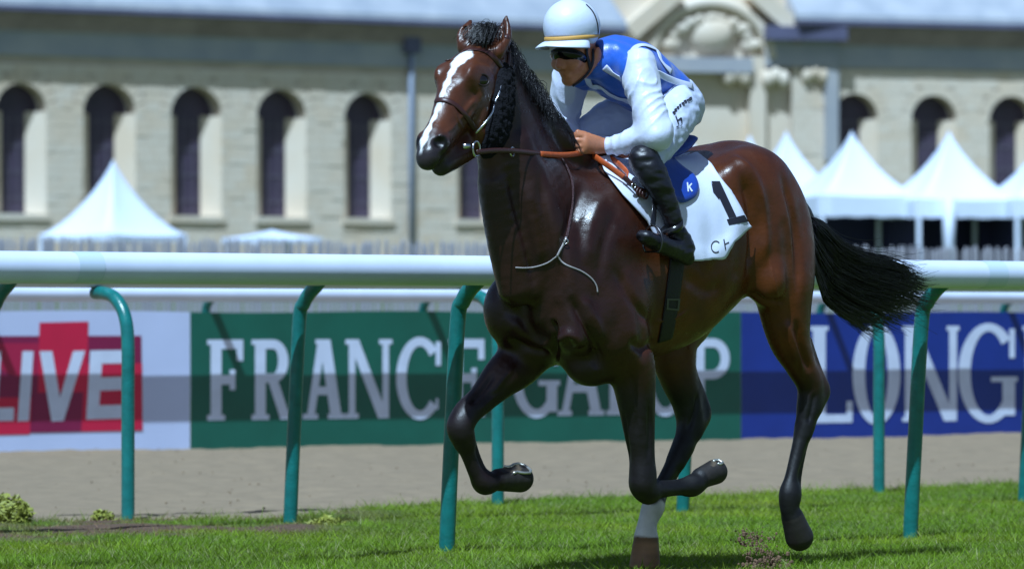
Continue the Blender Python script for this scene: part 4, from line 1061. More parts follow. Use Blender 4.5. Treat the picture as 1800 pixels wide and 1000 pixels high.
# ---- eyes, horseshoes
e0, en = surf(849, 142, HB); e0 = e0 - en * .007
eL = WB(np.array(e0)); rl = eL - POLL; eR = POLL + HDF * (rl @ HDF) - HDL * (rl @ HDL) + np.array((0, 0, rl[2]))
for e, sg in ((e0, 1), (Vector(BW(eR)), -1)):
    nn = (HDLv * sg * .86 + HDFv * .45 + Vector((0, 0, .2))).normalized(); hx = (HDFv - nn * HDFv.dot(nn)).normalized(); vz = nn.cross(hx); vz *= math.copysign(1, vz.z)
    eb = MB().ball(e, (.027, .0225, .0185), 18, 12, (hx, vz, nn)).build('eye', M_eye, horse, True)
    lid = [e + nn * .010 + hx * (.0285 * math.cos(a)) + vz * (.0225 * math.sin(a)) for a in np.linspace(0, 2 * math.pi, 19)]
    lo_ = MB().tube(lid, .0042, 6, False).build('eyelid', M_eyelid, None, True); lo_.parent = eb
for (a, b, p, n, r0, r1), sp in zip(HOOF, SOLE):
    if n[2] < -.9 or len(sp) < 12: continue
    cc = sp.mean(0); ax = (b - a) / np.linalg.norm(b - a); toe = ax - n * (ax @ n); toe /= np.linalg.norm(toe); side = np.cross(n, toe)
    x, y = (sp - cc) @ toe, (sp - cc) @ side; an_ = np.arctan2(y, x); rad = np.hypot(x, y); P = []
    for q in np.linspace(-2.3, 2.3, 17):
        w = np.abs((an_ - q + math.pi) % (2 * math.pi) - math.pi) < .3
        if w.any(): P.append(Vector(BW(cc + (toe * math.cos(q) + side * math.sin(q)) * (rad[w].max() - .006) + n * .001)))
    if len(P) > 5: MB().tube(P, .0058, 6).build('horseshoe', M_shoe, horse, True)

# ================================================================ saddlecloth, saddle, girth
def coons(top, bot, lef, rig, nu, nv):
    G = []
    for j in range(nv + 1):
        v = j / nv; row = []
        l = Vector(lerp2(lef, v)); r = Vector(lerp2(rig, v))
        for i in range(nu + 1):
            u = i / nu; t = Vector(lerp2(top, u)); b = Vector(lerp2(bot, u))
            p = (t * (1 - v) + b * v) + (l * (1 - u) + r * u) - ((Vector(top[0]) * (1 - u) + Vector(top[-1]) * u) * (1 - v) + (Vector(bot[0]) * (1 - u) + Vector(bot[-1]) * u) * v)
            row.append(p)
        G.append(row)
    return G
nu, nv = 46, 40
G = coons([(1052, 283), (1085, 286), (1120, 284), (1150, 272), (1184, 259)], [(1168, 452), (1195, 458), (1218, 459), (1240, 457), (1263, 453), (1278, 430), (1313, 400)],
          [(1052, 283), (1061, 305), (1092, 346), (1133, 390), (1152, 425), (1168, 452)], [(1184, 259), (1218, 268), (1252, 295), (1282, 336), (1299, 377), (1313, 400)], nu, nv)
cl = np.zeros((nv + 1, nu + 1, 3))
for j in range(nv + 1):
    for i in range(nu + 1):
        p, n = surf(G[j][i].x, G[j][i].y, HB, float(BW(B(G[j][i].x, G[j][i].y, 0.02))[1]))
        b_ = WB(np.array(p))
        if b_[1] < .012 or j == 0:
            sb = B(G[j][i].x, G[j][i].y, .012)[0]; o_ = Vector(BW(np.array((sb, .012, 2.4)))); hp = HB.ray_cast(o_, Vector((0, 0, -1)))
            if hp[0] is not None: p, n = hp[0], hp[1]
        f = j / nv
        wr = .0025 * math.sin(i * .35 + j * .2) * f + .014 * mnoise.noise(Vector((i * .11 + j * .05, j * .06, 3))) * (.25 + f)
        q = p + n * (.016 + max(-.010, wr) + .012 * f * f)
        b = WB(np.array(q)); cl[j, i] = b
cl[0, :, 1] = 0.0
for _ in range(2):
    cl[1:-1, 1:-1] = (cl[1:-1, 1:-1] * 2 + cl[:-2, 1:-1] + cl[2:, 1:-1] + cl[1:-1, :-2] + cl[1:-1, 2:]) / 6
far = cl[1:].copy(); far[..., 1] *= -1
allr = np.concatenate([far[::-1], cl], 0); R = allr.shape[0]
CV = BW(allr.reshape(-1, 3)); CQ = np.array([[a * (nu + 1) + i, a * (nu + 1) + i + 1, (a + 1) * (nu + 1) + i + 1, (a + 1) * (nu + 1) + i] for a in range(R - 1) for i in range(nu)])
M_cloth = pbr('white_cloth', (.64, .69, .84), 0.75, var=.03, vscale=12, bump=.06, bscale=22, sheen=.1)
M_ink = pbr('black_print', (.012, .012, .022), 0.6)
M_blue_sad = pbr('blue_saddle_leather', (.015, .06, .36), 0.34, var=.2, bump=.06, bscale=120, coat=.2)
cloth = np_mesh('saddlecloth', CV, CQ, M_cloth)
sm = cloth.modifiers.new('thick', 'SOLIDIFY'); sm.thickness = .004; sm.offset = 1
tag(cloth, 'white saddlecloth with a black number 1 on the galloping horse', 'saddlecloth')
CB = bvh_of(CV, CQ)
def printed(name, quads, tree, mat, parent, lift=.0018, nu=4, nv=8):
    vs = []; fs = []
    for q in quads:
        v, f = decal(q, nu, nv, tree, lift); b = len(vs); vs += v; fs += [tuple(i + b for i in x) for x in f]
    o = mesh_obj(name, vs, fs, mat, None, True); keep(o, parent); return o
printed('number_one', [[(1250, 319), (1265, 319), (1294, 381), (1281, 384)], [(1250, 321), (1264, 342), (1264, 352), (1253, 338)], [(1277, 386), (1308, 378), (1315, 390), (1281, 396)]], CB, M_ink, cloth)
# the C and H of the sponsor line that show on the turned-down edge
arc = [(1258 + 9 * math.cos(a), 434 + 11 * math.sin(a)) for a in np.linspace(-.75, -5.4, 13)]
printed('letter_c', [[arc[i], arc[i + 1], ((arc[i + 1][0] - 1258) * .80 + 1258, (arc[i + 1][1] - 434) * .82 + 434), ((arc[i][0] - 1258) * .80 + 1258, (arc[i][1] - 434) * .82 + 434)] for i in range(12)], CB, M_ink, cloth, nu=1, nv=1)
printed('letter_h', [[(1271, 421), (1273, 420.5), (1276, 438), (1274, 439)], [(1273, 429), (1281, 425), (1281, 427), (1273, 431)]], CB, M_ink, cloth, nu=2, nv=3)

saddle = empty('saddle', bw(1165, 285, 0), 'blue racing saddle under the crouching jockey', 'saddle')
SS = Sdf((-.45, -.34, 1.3), (.45, .40, 1.9), .008)
def lift_t(px, py, t): return B(px, py, t)
SS.loft([nd(B(1105, 278, 0) + (0, 0, .02), .035, .09), nd(B(1140, 282, 0) + (0, 0, .015), .025, .11), nd(B(1175, 268, 0) + (0, 0, .02), .03, .12), nd(B(1195, 258, 0) + (0, 0, .03), .02, .10)], .02)
v, q = SS.mesh(2); np_mesh('seat', BW(v), q, M_blue_sad, saddle)
# the rounded flap that shows behind the boot
def patch(poly, name, mat, parent, tree, lift, th, n=9):
    c = Vector((sum(p[0] for p in poly) / len(poly), sum(p[1] for p in poly) / len(poly))); pp = smoothpath([Vector((p[0], p[1], 0)) for p in poly + [poly[0]]], 4)[:-1]
    m = len(pp); vs = []; fs = []
    for k in range(n):
        f = 1 - k / (n - 1) * .96
        for p in pp:
            x, y = c.x + (p.x - c.x) * f, c.y + (p.y - c.y) * f; w, nn = surf(x, y, tree)
            vs.append(w + nn * (lift + th * min(1, (1 - f) * 8)))
    for k in range(n - 1):
        for i in range(m):
            i2 = (i + 1) % m; fs.append((k * m + i, k * m + i2, (k + 1) * m + i2, (k + 1) * m + i))
    fs.append(tuple((n - 1) * m + i for i in range(m)))
    o = mesh_obj(name, vs, fs, mat, None, True); keep(o, parent); return o
FLAP = [(1172, 268), (1186, 286), (1203, 300), (1219, 312), (1226, 330), (1221, 346), (1208, 355), (1194, 358), (1180, 350), (1165, 330), (1150, 300), (1155, 276)]
flap = patch(FLAP, 'flap', M_blue_sad, saddle, CB, .010, .010)
M_blue_pale = pbr('pale_stitching', (.45, .55, .75), .6)
def loop_px(poly, r, name, mat, parent, tree, lift, k=1.0):
    c = Vector((sum(p[0] for p in poly) / len(poly), sum(p[1] for p in poly) / len(poly), 0)); P = []
    for p in smoothpath([Vector((p[0], p[1], 0)) for p in poly], 4):
        x = c + (p - c) * k; w, n = surf(x.x, x.y, tree); P.append(w + n * lift)
    o = MB().tube(P, r, 6).build(name, mat, None, True); keep(o, parent); return o
loop_px(FLAP[1:9], .0025, 'piping', M_blue_pale, flap, CB, .021, .93).matrix_parent_inverse = Matrix.Translation(saddle.location).inverted() @ Matrix.Identity(4)
printed('flap_emblem', [[(1202, 326), (1204.5, 326), (1206, 341), (1203.5, 341)], [(1204, 333), (1210, 327), (1211.5, 328.5), (1205, 336)], [(1205, 333), (1207, 332), (1212.5, 340), (1210, 341)]], CB, M_cloth, saddle, .0225, 1, 2)
# girth with its buckle
M_girth = pbr('black_elastic_girth', (.009, .008, .010), .55, bump=.3, bscale=300)
strap([(1190, 455), (1187, 480), (1183, 510), (1178, 545), (1172, 580), (1168, 598)], .075, .006, HB, 'girth', M_girth, saddle)
o = printed('girth_buckle', [[(1170, 524), (1193, 524), (1193, 527), (1170, 527)], [(1169, 540), (1191, 542), (1191, 545), (1169, 543)], [(1170, 524), (1173, 524), (1172, 543), (1169, 543)], [(1190, 524), (1193, 524), (1191, 545), (1188, 545)]], HB, pbr('dull_buckle', (.10, .10, .11), .4, metal=.6), saddle, .010, 3, 3)

# ================================================================ bridle
bridle = empty('bridle', hw(850, 110, .05), 'brown leather bridle on the horse head with a black sheepskin cheek roll', 'bridle')
strap([(787, 108), (797, 96), (815, 90), (838, 88), (860, 95), (875, 110), (884, 122)], .024, .006, HB, 'browband', M_lea, bridle)
strap([(766, 178), (778, 176), (792, 180), (808, 192), (822, 209), (836, 228)], .021, .006, HB, 'noseband', M_lea, bridle)
strap([(890, 62), (895, 90), (893, 115), (889, 135)], .020, .006, HB, 'headpiece', M_lea, bridle)
strap([(875, 142), (870, 165), (862, 190), (850, 212), (836, 231)], .0095, .005, HB, 'cheekpiece', M_steel, bridle, lift=.016)
SW = Sdf((.55, -.2, 1.4), (1.5, .3, 2.1), .006)
SW.loft([nd(Hd(890, 124, .072), .052, .024), nd(Hd(887, 160, .092), .070, .030), nd(Hd(880, 205, .098), .078, .033), nd(Hd(868, 245, .088), .066, .033), nd(Hd(856, 266, .070), .040, .026)], .02, lat=HDL)
v, q = SW.mesh(1)
vn = np.array([mnoise.noise(Vector(p * 95)) for p in v]); g = np.array([mnoise.noise_vector(Vector(p * 60)) for p in v])
np_mesh('sheepskin_roll', BW(v + g * .006 + np.outer(vn, HDL) * .006), q, M_wool, bridle)
def ring(c, r, a, b, th, name, mat, parent, n=22):
    P = [c + a * (r * math.cos(k)) + b * (r * math.sin(k)) for k in np.linspace(0, 2 * math.pi, n)]
    return MB().tube(P, th, 8, False).build(name, mat, parent, True)
bc = hw(834, 262, .085)
ring(bc + HDLv * .008, .028, HDFv, Vector((0, 0, 1)), .0038, 'bit_ring', M_steel, bridle)
ring(hw(899, 267, .115) + HDLv * .004, .017, HDFv, Vector((0, 0, 1)), .0032, 'martingale_ring', M_steel, bridle)
MB().tube([hw(813, 257, .066), hw(825, 257, .082)], [.010, .011], 10).build('bit_mouthpiece', M_steel, bridle, True)

# ---- reins
reins = empty('reins', bw(1030, 268, .06), 'brown and orange rubber grip reins from bit to the jockey hands', 'reins')
def ribbon(P, w, th, name, mat, parent, up=None, sub=6):
    P = smoothpath(P, sub); u = [up or Vector((0, 0, 1))] * len(P)
    return MB().tube(P, th / 2, 8, True, w / th, u).build(name, mat, parent, True)
ribbon([hw(838, 268, .095), hw(870, 265, .115), bw(905, 266, .145), bw(952, 271, .115)], .020, .005, 'rein_leather', M_lea, reins)
ribbon([bw(950, 271, .117), bw(985, 273, .095), bw(1012, 271, .075), bw(1032, 266, .055)], .022, .007, 'rein_grip', M_orange, reins)
ribbon([hw(800, 268, -.085), bw(860, 262, -.11), bw(930, 262, -.08), bw(1003, 265, -.03)], .020, .005, 'rein_leather', M_lea, reins)
ribbon([bw(1040, 272, .06), bw(1058, 284, .13), bw(1078, 298, .175), bw(1098, 313, .215)], .024, .007, 'rein_grip', M_orange, reins, Vector((.3, -.3, .9)))
ribbon([bw(1066, 272, .05), bw(1085, 286, .14), bw(1102, 303, .195), bw(1102, 314, .218)], .022, .007, 'rein_grip', M_orange, reins, Vector((.3, -.3, .9)))
ribbon([bw(1096, 311, .215), bw(1112, 326, .24), bw(1126, 340, .25)], .022, .006, 'rein_leather', M_lea, reins, Vector((.3, -.3, .9)))
for a in range(3):
    ring(bw(1124 + a * 5, 338 + a * 2, .255 + .006 * a), .016, HFv, Vector((0, 0, 1)), .0045, 'rein_loop', M_lea, reins, 14)
ring(bw(1114, 327, .248), .011, HFv, Vector((0, 0, 1)), .003, 'rein_buckle', M_steel, reins, 14)

# ---- neck strap / martingale cords lying on the shoulder and breast
mart = empty('martingale', Vector(surf(985, 440, HB)[0]), 'thin plaited martingale strap forking on the horse shoulder', 'strap')
strap([(985, 277), (996, 296), (1005, 320), (1006, 350), (1002, 385), (995, 420)], .011, .007, HB, 'plaited_strap', pbr('plaited_brown_leather', (.085, .04, .045), .45, bump=.8, bscale=260), mart)
strap([(995, 418), (990, 428), (983, 440), (979, 450)], .010, .007, HB, 'strap_end', M_cord, mart)
strap([(980, 449), (966, 460), (945, 468), (925, 471), (906, 470)], .0055, .005, HB, 'cord', M_cord, mart)
strap([(980, 449), (986, 459), (1000, 468), (1020, 476), (1038, 488), (1048, 502), (1050, 514)], .0065, .005, HB, 'cord', M_cord, mart)
ring(Vector(surf(990, 424, HB)[0]) + Vector((.01, -.012, 0)), .009, Vector((1, 0, 0)), Vector((0, 0, 1)), .0022, 'buckle', M_steel, mart, 12)
# ================================================================ the jockey, crouched over the withers
UP = np.array((0, 0, 1.0))
def mir(p): return np.array((p[0], -p[1], p[2]))
M_skin = pbr('tanned_skin', (.46, .17, .085), 0.48, var=.12, vscale=60, bump=.05, bscale=300, sss=.12)
M_silk_blue = pbr('blue_silk', (.016, .105, .52), 0.33, var=.10, vscale=25, bump=.10, bscale=45, sheen=.2)
M_silk_white = pbr('white_silk', (.62, .67, .84), 0.38, var=.03, vscale=25, bump=.10, bscale=55, sheen=.2)
M_breech = pbr('white_breeches', (.56, .62, .80), 0.50, var=.03, vscale=25, bump=.10, bscale=50)
M_helmet = pbr('white_helmet_cover', (.64, .70, .85), 0.42, bump=.05, bscale=40)
M_ochre = pbr('ochre_band', (.60, .32, .07), .6)
M_boot = pbr('black_boot_leather', (.008, .008, .013), 0.42, var=.3, bump=.06, bscale=70)
M_boot_cuff = pbr('matt_black_chap', (.010, .010, .018), 0.7, bump=.1, bscale=150)
M_lens = pbr('dark_goggle_lens', (.003, .003, .004), 0.14, spec=.4)

# joints
jSh = B(1121, 122, .175); jEl = B(1153, 240, .30); jWr = B(1066, 257, .085); jHip = B(1184, 196, .115); jKn = B(1138, 288, .285); jAn = B(1193, 408, .31)
jShR = mir(jSh); jElR = B(985, 222, -.285); jWrR = B(1008, 256, -.09); jHipR = mir(jHip); jKnR = mir(jKn); jAnR = mir(jAn)
lo, hi = (-.55, -.50, 1.05), (.75, .55, 2.30)
# ---- skin: one continuous figure under the clothes
J = Sdf(lo, hi, .0062)
J.loft([nd(B(1070, 112, 0), .06, .11), nd(B(1110, 134, 0), .085, .115), nd(B(1145, 160, 0), .08, .10), nd(B(1170, 180, 0), .085, .11)], .03)
J.loft([nd(B(1068, 108, 0), .055, .06), nd(B(1022, 105, 0), .052, .052)], .03)                                  # neck
for sh, el, wr in ((jSh, jEl, jWr), (jShR, jElR, jWrR)):
    J.loft([nd(sh, .045), nd((sh + el) / 2, .042), nd(el, .036), nd((el + wr) / 2, .034), nd(wr, .025)], .03)
for hp, kn, an in ((jHip, jKn, jAn), (jHipR, jKnR, jAnR)):
    J.loft([nd(hp, .080), nd((hp + kn) / 2, .060), nd(kn, .036), nd(kn * .6 + an * .4, .036), nd(an, .026)], .03)
    ft = an + (B(1128, 418, .33) - B(1203, 442, .31)) * (1, 0 if hp is jHip else 0, 1)
    J.loft([nd(an, .028), nd(an + (.0, 0, -.05), .026), nd(an + (.16, 0, -.02), .02)], .02)
# head, looking ahead and down
JTH = math.radians(54); JO = BW(B(1012, 66, 0))[:2]
def Jd(px, py, t=0.0):
    s, z = frame_pt(px, py, t, JO, JTH); c, sn = math.cos(JTH), math.sin(JTH)
    return WB(np.array((JO[0] - c * s + sn * t, JO[1] - sn * s - c * t, z)))
JL = WB(np.array((JO[0] + math.sin(JTH), JO[1] - math.cos(JTH), 0.0))) - WB(np.array((JO[0], JO[1], 0.0)))
JF = WB(np.array((JO[0] - math.cos(JTH), JO[1] - math.sin(JTH), 0.0))) - WB(np.array((JO[0], JO[1], 0.0)))
JAX = (JF, JL, UP); JTL = (JF + UP * .25, JL, UP - JF * .25)
J.ell(Jd(1013, 62), (.092, .075, .093), .02, ax=JAX)
J.ell(Jd(1003, 102), (.070, .061, .072), .03, ax=JAX)
for sg in (1, -1):
    J.loft([nd(Jd(1020 + sg * 21, 108, sg * .056), .020), nd(Jd(1012 + sg * 15, 130, sg * .040), .018), nd(Jd(1001 + sg * 4, 141, sg * .012), .017)], .028)      # jaw
    J.ell(Jd(993 + sg * 14, 114, sg * .034), (.018, .020, .016), .035, ax=JAX)                               # cheekbone
    J.ell(Jd(1023 + sg * 28, 96, sg * .074), (.022, .010, .030), .008, ax=JAX)                              # ear
    J.ell(Jd(985 + sg * 4.0, 118.5, sg * .011), (.010, .007, .007), .010, ax=JAX)                            # wing of the nose
J.ell(Jd(1000, 142), (.022, .024, .017), .02, ax=JAX)                                                     # chin
J.loft([nd(Jd(988, 97), .010, .009), nd(Jd(984, 109), .011, .010), nd(Jd(982, 116), .011, .011)], .018, lat=JL)
J.ell(Jd(992, 128.5), (.013, .021, .006), .012, ax=JAX); J.ell(Jd(993.5, 134), (.012, .019, .007), .012, ax=JAX)
J.loft([nd(Jd(989 - 9, 131.5, -.024), .0025), nd(Jd(988, 131.2, 0), .0028), nd(Jd(991 + 9, 131.5, .024), .0025)], .006, sub=True)
# hands closed on the reins
def hand(wr, px0, py0, t0, sg):
    k = B(px0, py0, t0); d = k - wr; d /= np.linalg.norm(d); lat = np.array((0, sg, 0.0)); lat -= d * lat.dot(d); lat /= np.linalg.norm(lat)
    dn = np.cross(d, lat); dn *= np.sign(-dn[2])                         # towards the little finger
    J.loft([nd(wr, .027, .021), nd(wr * .55 + k * .45, .037, .020), nd(k, .040, .020)], .012, lat=lat)
    for i, (o, L) in enumerate(((-.032, .95), (-.011, 1.05), (.011, 1.0), (.031, .85))):
        a = k + dn * o; b = a + d * (.030 * L) - lat * .012; c = b - lat * (.026 * L) + d * .001; e = c - d * (.024 * L) - lat * .004
        J.loft([nd(a, .0112), nd(b, .0106), nd(c, .0096), nd(e, .0085)], .003)
    a = wr * .55 + k * .45 - dn * .022; b = k - dn * .040 - d * .004 - lat * .010; c = b + d * .034 - dn * .006 - lat * .002
    J.loft([nd(a, .012), nd(b, .0105), nd(c, .0085)], .006)
hand(jWr, 1028, 253, .075, 1); hand(jWrR, 1008, 262, -.03, -1)
v, q = J.mesh(2)
person = np_mesh('person', BW(v), q, M_skin)
tag(person, 'jockey in blue and white silks and white helmet crouched over the racehorse', 'person')
PERSON_V = BW(v)

def fold(v, amp, sc, seed, stretch=(1, 1, 1)):
    """soft cloth creases pushed along a noise field"""
    st = np.array(stretch)
    g = np.array([mnoise.turbulence(Vector(p * st * sc) + Vector((seed, 0, 0)), 2, False) for p in v]); c = v.mean(0)
    return g * amp
def cloth_mesh(S, name, mat, amp=.008, sc=14, seed=1.0, stretch=(1, 1, 1), it=2):
    v, q = S.mesh(it); n = vnormals(v, q)
    v = v + n * (fold(v, amp, sc, seed, stretch) - amp * .45)[:, None]
    return np_mesh(name, BW(v), q, mat, person), BW(v), q

# ---- blue jacket
T = Sdf(lo, hi, .007)
T.loft([nd(B(1062, 104, 0), .085, .135), nd(B(1086, 117, 0), .120, .172), nd(B(1112, 131, 0), .130, .165), nd(B(1138, 150, 0), .125, .150), nd(B(1160, 166, 0), .120, .150), nd(B(1176, 178, 0), .110, .142)], .03)
for sh in (jSh, jShR): T.ell(sh + (-.01, -.02 * np.sign(sh[1]), 0), (.085, .06, .075), .06)
T.loft([nd(B(1066, 104, 0), .075, .085), nd(B(1040, 112, 0), .066, .070)], .03)                                # collar
T.loft([nd(B(1034, 104, 0), .060, .060), nd(B(1020, 104, 0), .055, .057)], .008, sub=True)
jac, TV, TQ = cloth_mesh(T, 'blue_jacket', M_silk_blue, .008, 11, 1.3, (1.4, 1, .8))
TB = bvh_of(TV, TQ)
# ---- white sleeves
for sh, el, wr, nm in ((jSh, jEl, jWr, 0), (jShR, jElR, jWrR, 1)):
    A = Sdf(lo, hi, .0062); m = (sh + el) / 2; f = (el + wr) / 2
    A.loft([nd(sh + (.0, 0, .012), .070), nd(sh * .72 + el * .28, .074), nd(m, .070), nd(sh * .22 + el * .78, .066), nd(el, .060)], .02)
    A.loft([nd(el, .058), nd(el * .7 + wr * .3, .056), nd(f, .052), nd(el * .2 + wr * .8, .042), nd(wr * .96 + el * .04, .031)], .03)
    A.cut(wr, wr - el, .06, .004)
    ax = (el - sh) / np.linalg.norm(el - sh)
    v, q = A.mesh(2); n = vnormals(v, q)
    u1 = (v - sh) @ ax; fa = (wr - el) / np.linalg.norm(wr - el); u2 = (v - el) @ fa
    lowf = np.array([mnoise.noise(Vector(p * 7) + Vector((nm * 7, 0, 0))) for p in v]); msk = np.clip(.55 + 1.1 * np.array([mnoise.noise(Vector(p * 11) + Vector((3, nm, 0))) for p in v]), 0, 1.3)
    ph1 = u1 * 40 + 5.5 * lowf + (v[:, 1] - sh[1]) * 30 - (v[:, 0] - sh[0]) * 24; ph2 = u2 * 62 + 4.5 * lowf + (v[:, 2] - el[2]) * 34
    f1 = (1 - np.abs(np.sin(ph1))) ** 1.5; f2 = (1 - np.abs(np.sin(ph2))) ** 1.5
    w2 = sstep(-.02, .08, u2)
    v = v + n * ((f1 * (1 - w2) * .0095 + f2 * w2 * .0095) * msk + .010 * lowf - .003)[:, None]
    np_mesh('sleeve', BW(v), q, M_silk_white, person)
# ---- white seams and epaulette lines of the silks
def seam(path, w=.020, tree=TB, lift=.0025): return strap(path, w * 1.25, .0035, tree, 'white_seam', M_silk_white, person, lift=lift)
seam([(1112, 108), (1112, 92), (1122, 82), (1138, 82), (1160, 92), (1184, 106), (1206, 121)], .022)
seam([(1132, 128), (1152, 128), (1170, 137), (1192, 146), (1216, 152)], .022)
seam([(1062, 118), (1076, 128), (1092, 138)], .022)
seam([(1030, 128), (1036, 145), (1044, 165), (1056, 186), (1070, 198), (1092, 208), (1112, 216)], .024)
seam([(1048, 92), (1043, 108), (1036, 122), (1030, 130)], .018)
# ---- breeches
K = Sdf(lo, hi, .007)
K.loft([nd(B(1166, 172, 0), .104, .145), nd(B(1180, 182, 0), .108, .148), nd(B(1190, 194, 0), .09, .13)], .03)
for hp, kn in ((jHip, jKn), (jHipR, jKnR)):
    K.loft([nd(hp, .108), nd(hp * .6 + kn * .4, .094), nd(hp * .3 + kn * .7, .074), nd(kn * .95 + hp * .05, .054)], .04)
cloth_mesh(K, 'breeches', M_breech, .007, 16, 4.0, (1, 1, 1.5))
# printed sponsor marks on the thigh
KB = BVHTree.FromObject(bpy.data.objects['breeches'], bpy.context.evaluated_depsgraph_get())
_kv = np.empty(len(bpy.data.objects['breeches'].data.vertices) * 3, np.float32); bpy.data.objects['breeches'].data.vertices.foreach_get('co', _kv)
marks = []
for (x, y) in ((1213, 175), (1209, 178), (1204, 180), (1200, 184), (1195, 187), (1191, 191), (1187, 195), (1184, 200)):
    a = rnd.uniform(-.5, .5); w = rnd.uniform(2.2, 3.2)
    marks += [[(x - w, y - 2), (x + w * .4, y - 4 + a), (x + w, y - 2.2), (x - w * .6, y + .4)], [(x - 1, y + .8), (x + w, y - 1 + a), (x + w, y + .8), (x - .6, y + 2.6)]]
marks += [[(1186, 205), (1188, 204), (1193, 218), (1191, 219)], [(1190, 212), (1196, 207), (1197.5, 208.5), (1191, 214)], [(1196, 208), (1198, 207.5), (1198.5, 217), (1196.5, 218)], [(1188, 223), (1193, 221.5), (1193, 223.2), (1188, 225)], [(1195, 221), (1198, 219.5), (1198, 221), (1195, 222.6)]]
printed('sponsor_print', marks, KB, M_ink, person, .003, 2, 2)
# ---- boots
for sd in (1, -1):
    def b_(px, py, t):
        p = B(px, py, t); return p if sd > 0 else mir(p)
    O = Sdf((-.45, -.50, 1.05), (.45, .55, 1.75), .006)
    O.loft([nd(b_(1132, 280, .268), .064, .062), nd(b_(1145, 303, .287), .061, .060), nd(b_(1158, 328, .298), .054, .053), nd(b_(1174, 362, .305), .044, .046), nd(b_(1187, 398, .31), .037, .040), nd(b_(1196, 425, .31), .042, .042)], .01)
    O.loft([nd(b_(1198, 425, .31), .046, .042), nd(b_(1204, 440, .312), .044, .040), nd(b_(1180, 437, .32), .040, .042), nd(b_(1150, 424, .33), .034, .044), nd(b_(1132, 416, .335), .026, .038)], .02)
    O.loft([nd(b_(1208, 455, .312), .026, .034), nd(b_(1194, 446, .315), .02, .034)], .01)
    v, q = O.mesh(2); n = vnormals(v, q)
    cr = np.array([mnoise.turbulence(Vector((p[0] * 18, p[1] * 18, p[2] * 40)), 2, False) for p in v]); v = v + n * (cr * .005 - .002)[:, None]
    bo = np_mesh('boot', BW(v), q, M_boot, person)
    c = b_(1128, 276, .262); e = b_(1160, 340, .30)
    MB().tube([Vector(BW(b_(1180, 396, .31))), Vector(BW(b_(1184, 404, .311)))], [.050, .047], 16).build('boot_strap', M_black_lea, person, True)
    # stirrup iron round the ball of the foot
    sc_ = Vector(BW(b_(1147, 424, .33))); X = HLv; Z = Vector((0, 0, 1)); st = []
    st = [sc_ + X * (.052 * math.cos(a)) + Z * (.060 * math.sin(a) - (.0 if math.sin(a) > -.5 else 0)) for a in np.linspace(-.75, math.pi + .75, 20)]
    st = [st[-1]] + st
    MB().tube(st, .0042, 8).build('stirrup_iron', pbr('dull_steel', (.10, .10, .11), .35, metal=1.0) if sd > 0 else bpy.data.materials['dull_steel'], saddle, True)
    top = sc_ + Z * .06
    if sd > 0: ribbon([top, bw(1150, 370, .30), bw(1150, 330, .275), bw(1150, 296, .235)], .026, .005, 'stirrup_leather', M_black_lea, saddle, HFv)
    else: ribbon([top, Vector(BW(mir(B(1150, 370, .30)))), Vector(BW(mir(B(1150, 296, .235))))], .026, .005, 'stirrup_leather', M_black_lea, saddle, HFv)
# ---- helmet with silk cover, peak, band, chin strap, goggles
Hh = Sdf((-.1, -.25, 1.85), (.80, .25, 2.32), .0055)
hcn = B(1005, 47, 0)
Hh.ell(hcn, (.124, .106, .108), .02, ax=JAX)
Hh.cut(B(1008, 77, 0), (.12, 0, -1), .20, .012)
v, q = Hh.mesh(2)
helmet = np_mesh('helmet', BW(v), q, M_helmet, person)
hub = Vector(BW(hcn)); HFj = Vector((-math.cos(JTH), -math.sin(JTH), 0)); HLj = Vector((math.sin(JTH), -math.cos(JTH), 0)); tilt = lambda a, r, dz: hub + HFj * (r[0] * math.cos(a)) + HLj * (r[1] * math.sin(a)) + Vector((0, 0, dz - .10 * r[0] * math.cos(a)))
ub = [tilt(a, (.1155, .0995), -.042) for a in np.linspace(0, 2 * math.pi, 40)]
o = MB().tube(ub, .0032, 8, False, 2.2, [Vector((0, 0, 1))] * 40).build('helmet_band', M_ochre, None, True); keep(o, person)
# peak: a curved sheet with thickness
vs = []; fs = []; na, nr = 24, 5
for l in (0, 1):
    for j in range(nr + 1):
        for i in range(na + 1):
            a = -1.45 + 2.9 * i / na; r = j / nr; ext = .060 * max(0.0, math.cos(a * 1.08)) ** .6 + .002
            p = hub + HFj * ((.108 + ext * r) * math.cos(a)) + HLj * ((.094 + ext * r * .8) * math.sin(a)) + Vector((0, 0, -.050 - .012 * math.cos(a) - .020 * r * r - l * .005 - .012 * abs(math.sin(a)) * r))
            vs.append(p)
N1 = (nr + 1) * (na + 1)
for j in range(nr):
    for i in range(na):
        a = j * (na + 1) + i; fs.append((a, a + 1, a + na + 2, a + na + 1)); fs.append((N1 + a, N1 + a + na + 1, N1 + a + na + 2, N1 + a + 1))
for i in range(na):
    a = nr * (na + 1) + i; fs.append((a, a + 1, N1 + a + 1, N1 + a))
o = mesh_obj('helmet_peak', vs, fs, M_helmet, None, True); keep(o, person)
PB = bvh_of(PERSON_V, np.array([list(p.vertices) for p in person.data.polygons]))
strap([(1040, 86), (1042, 100), (1039, 116), (1031, 130), (1018, 142), (1006, 150)], .012, .006, PB, 'chin_strap', M_boot_cuff, person, lift=.002)
strap([(1030, 84), (1030, 98), (1035, 112), (1037, 120)], .016, .006, PB, 'ear_strap', M_boot_cuff, person, lift=.002)
GG = Sdf((-.1, -.25, 1.85), (.85, .25, 2.25), .005)
GG.ell(Jd(1000, 101), (.083, .071, .036), .01, ax=JTL)
GG.cut(Jd(1022, 97), -JF, .12, .01)
GG.ell(Jd(978, 119), (.026, .013, .020), .008, ax=JTL, sub=True)
v, q = GG.mesh(2); np_mesh('goggles', BW(v), q, M_lens, person)
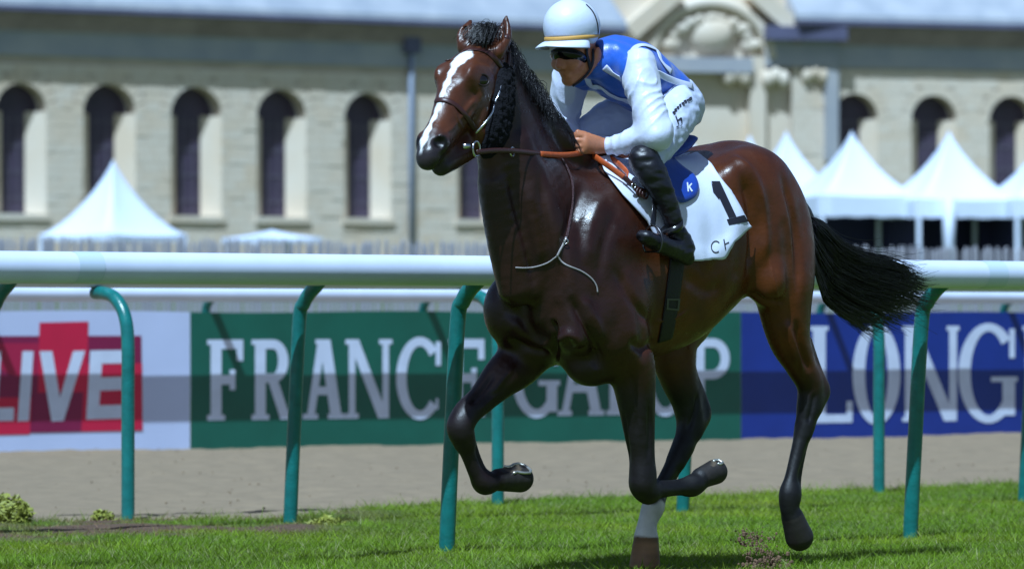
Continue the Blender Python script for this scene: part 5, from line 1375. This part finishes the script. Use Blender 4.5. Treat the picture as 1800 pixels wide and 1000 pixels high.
HMB = BVHTree.FromObject(helmet, bpy.context.evaluated_depsgraph_get())
strap([(1030, 9), (1042, 22), (1049, 40), (1051, 60), (1049, 76)], .007, .004, HMB, 'helmet_elastic', M_boot_cuff, person)
# ================================================================ small things on the ground
M_weed = pbr('yellow_green_weed', (.22, .23, .03), .6, var=.4, vscale=30)
def weed(px, py, hgt, wid, n, label):
    d = FPX / (py - HY); c = W(px, py, d); c.z = -.02; root = empty('weed', c, label, 'plant', 'weeds on the sand edge'); mb = MB(); st = MB()
    for i in range(n):
        a = rnd.uniform(0, 6.28); r = wid * math.sqrt(rnd.random()); h = hgt * (1 - .5 * (r / wid) ** 2) * rnd.uniform(.25, 1.05)
        p = c + Vector((r * math.cos(a), r * math.sin(a), h)); L = rnd.uniform(.012, .026); e = Vector((rnd.gauss(0, 1), rnd.gauss(0, 1), rnd.gauss(.3, .7))).normalized(); s = e.orthogonal().normalized() * L * .38
        mb.add([p - e * L, p + s, p + e * L, p - s], [(0, 1, 2, 3)])
        if i % 12 == 0: st.tube([c + Vector((r * .3 * math.cos(a), r * .3 * math.sin(a), 0)), p], .003, 4)
    mb.build('foliage', M_weed, root); st.build('stems', M_weed, root)
weed(12, 918, .155, .13, 900, 'bushy yellow green weed at the far left edge of the sand')
weed(180, 914, .075, .06, 220, 'small yellow green weed left of the bent green post')
weed(575, 922, .06, .09, 260, 'low grass tuft just right of the leaning green post')
# earth thrown up by the trailing hind hoof
M_dirt = pbr('flying_earth', (.15, .085, .05), .95, var=.4, vscale=80)
mb = MB()
for i in range(330):
    f = rnd.random() ** 1.3; x = 1358 + rnd.gauss(0, 12 + 10 * (1 - f)) - 42 * f; y = 1002 - 72 * f + rnd.gauss(0, 4) 
    p = bw(x, y, .15 + rnd.gauss(0, .05)); p.z = max(p.z, .006); r = rnd.uniform(.002, .006) * (1.6 if f < .3 else 1.0) * (2.0 if rnd.random() < .08 else 1)
    mb.ball(p, (r, r * rnd.uniform(.6, 1.3), r * rnd.uniform(.6, 1.3)), 5, 3)
tag(mb.build('flying_earth', M_dirt), 'spray of brown earth kicked up behind the hooves', 'earth', kind='stuff')
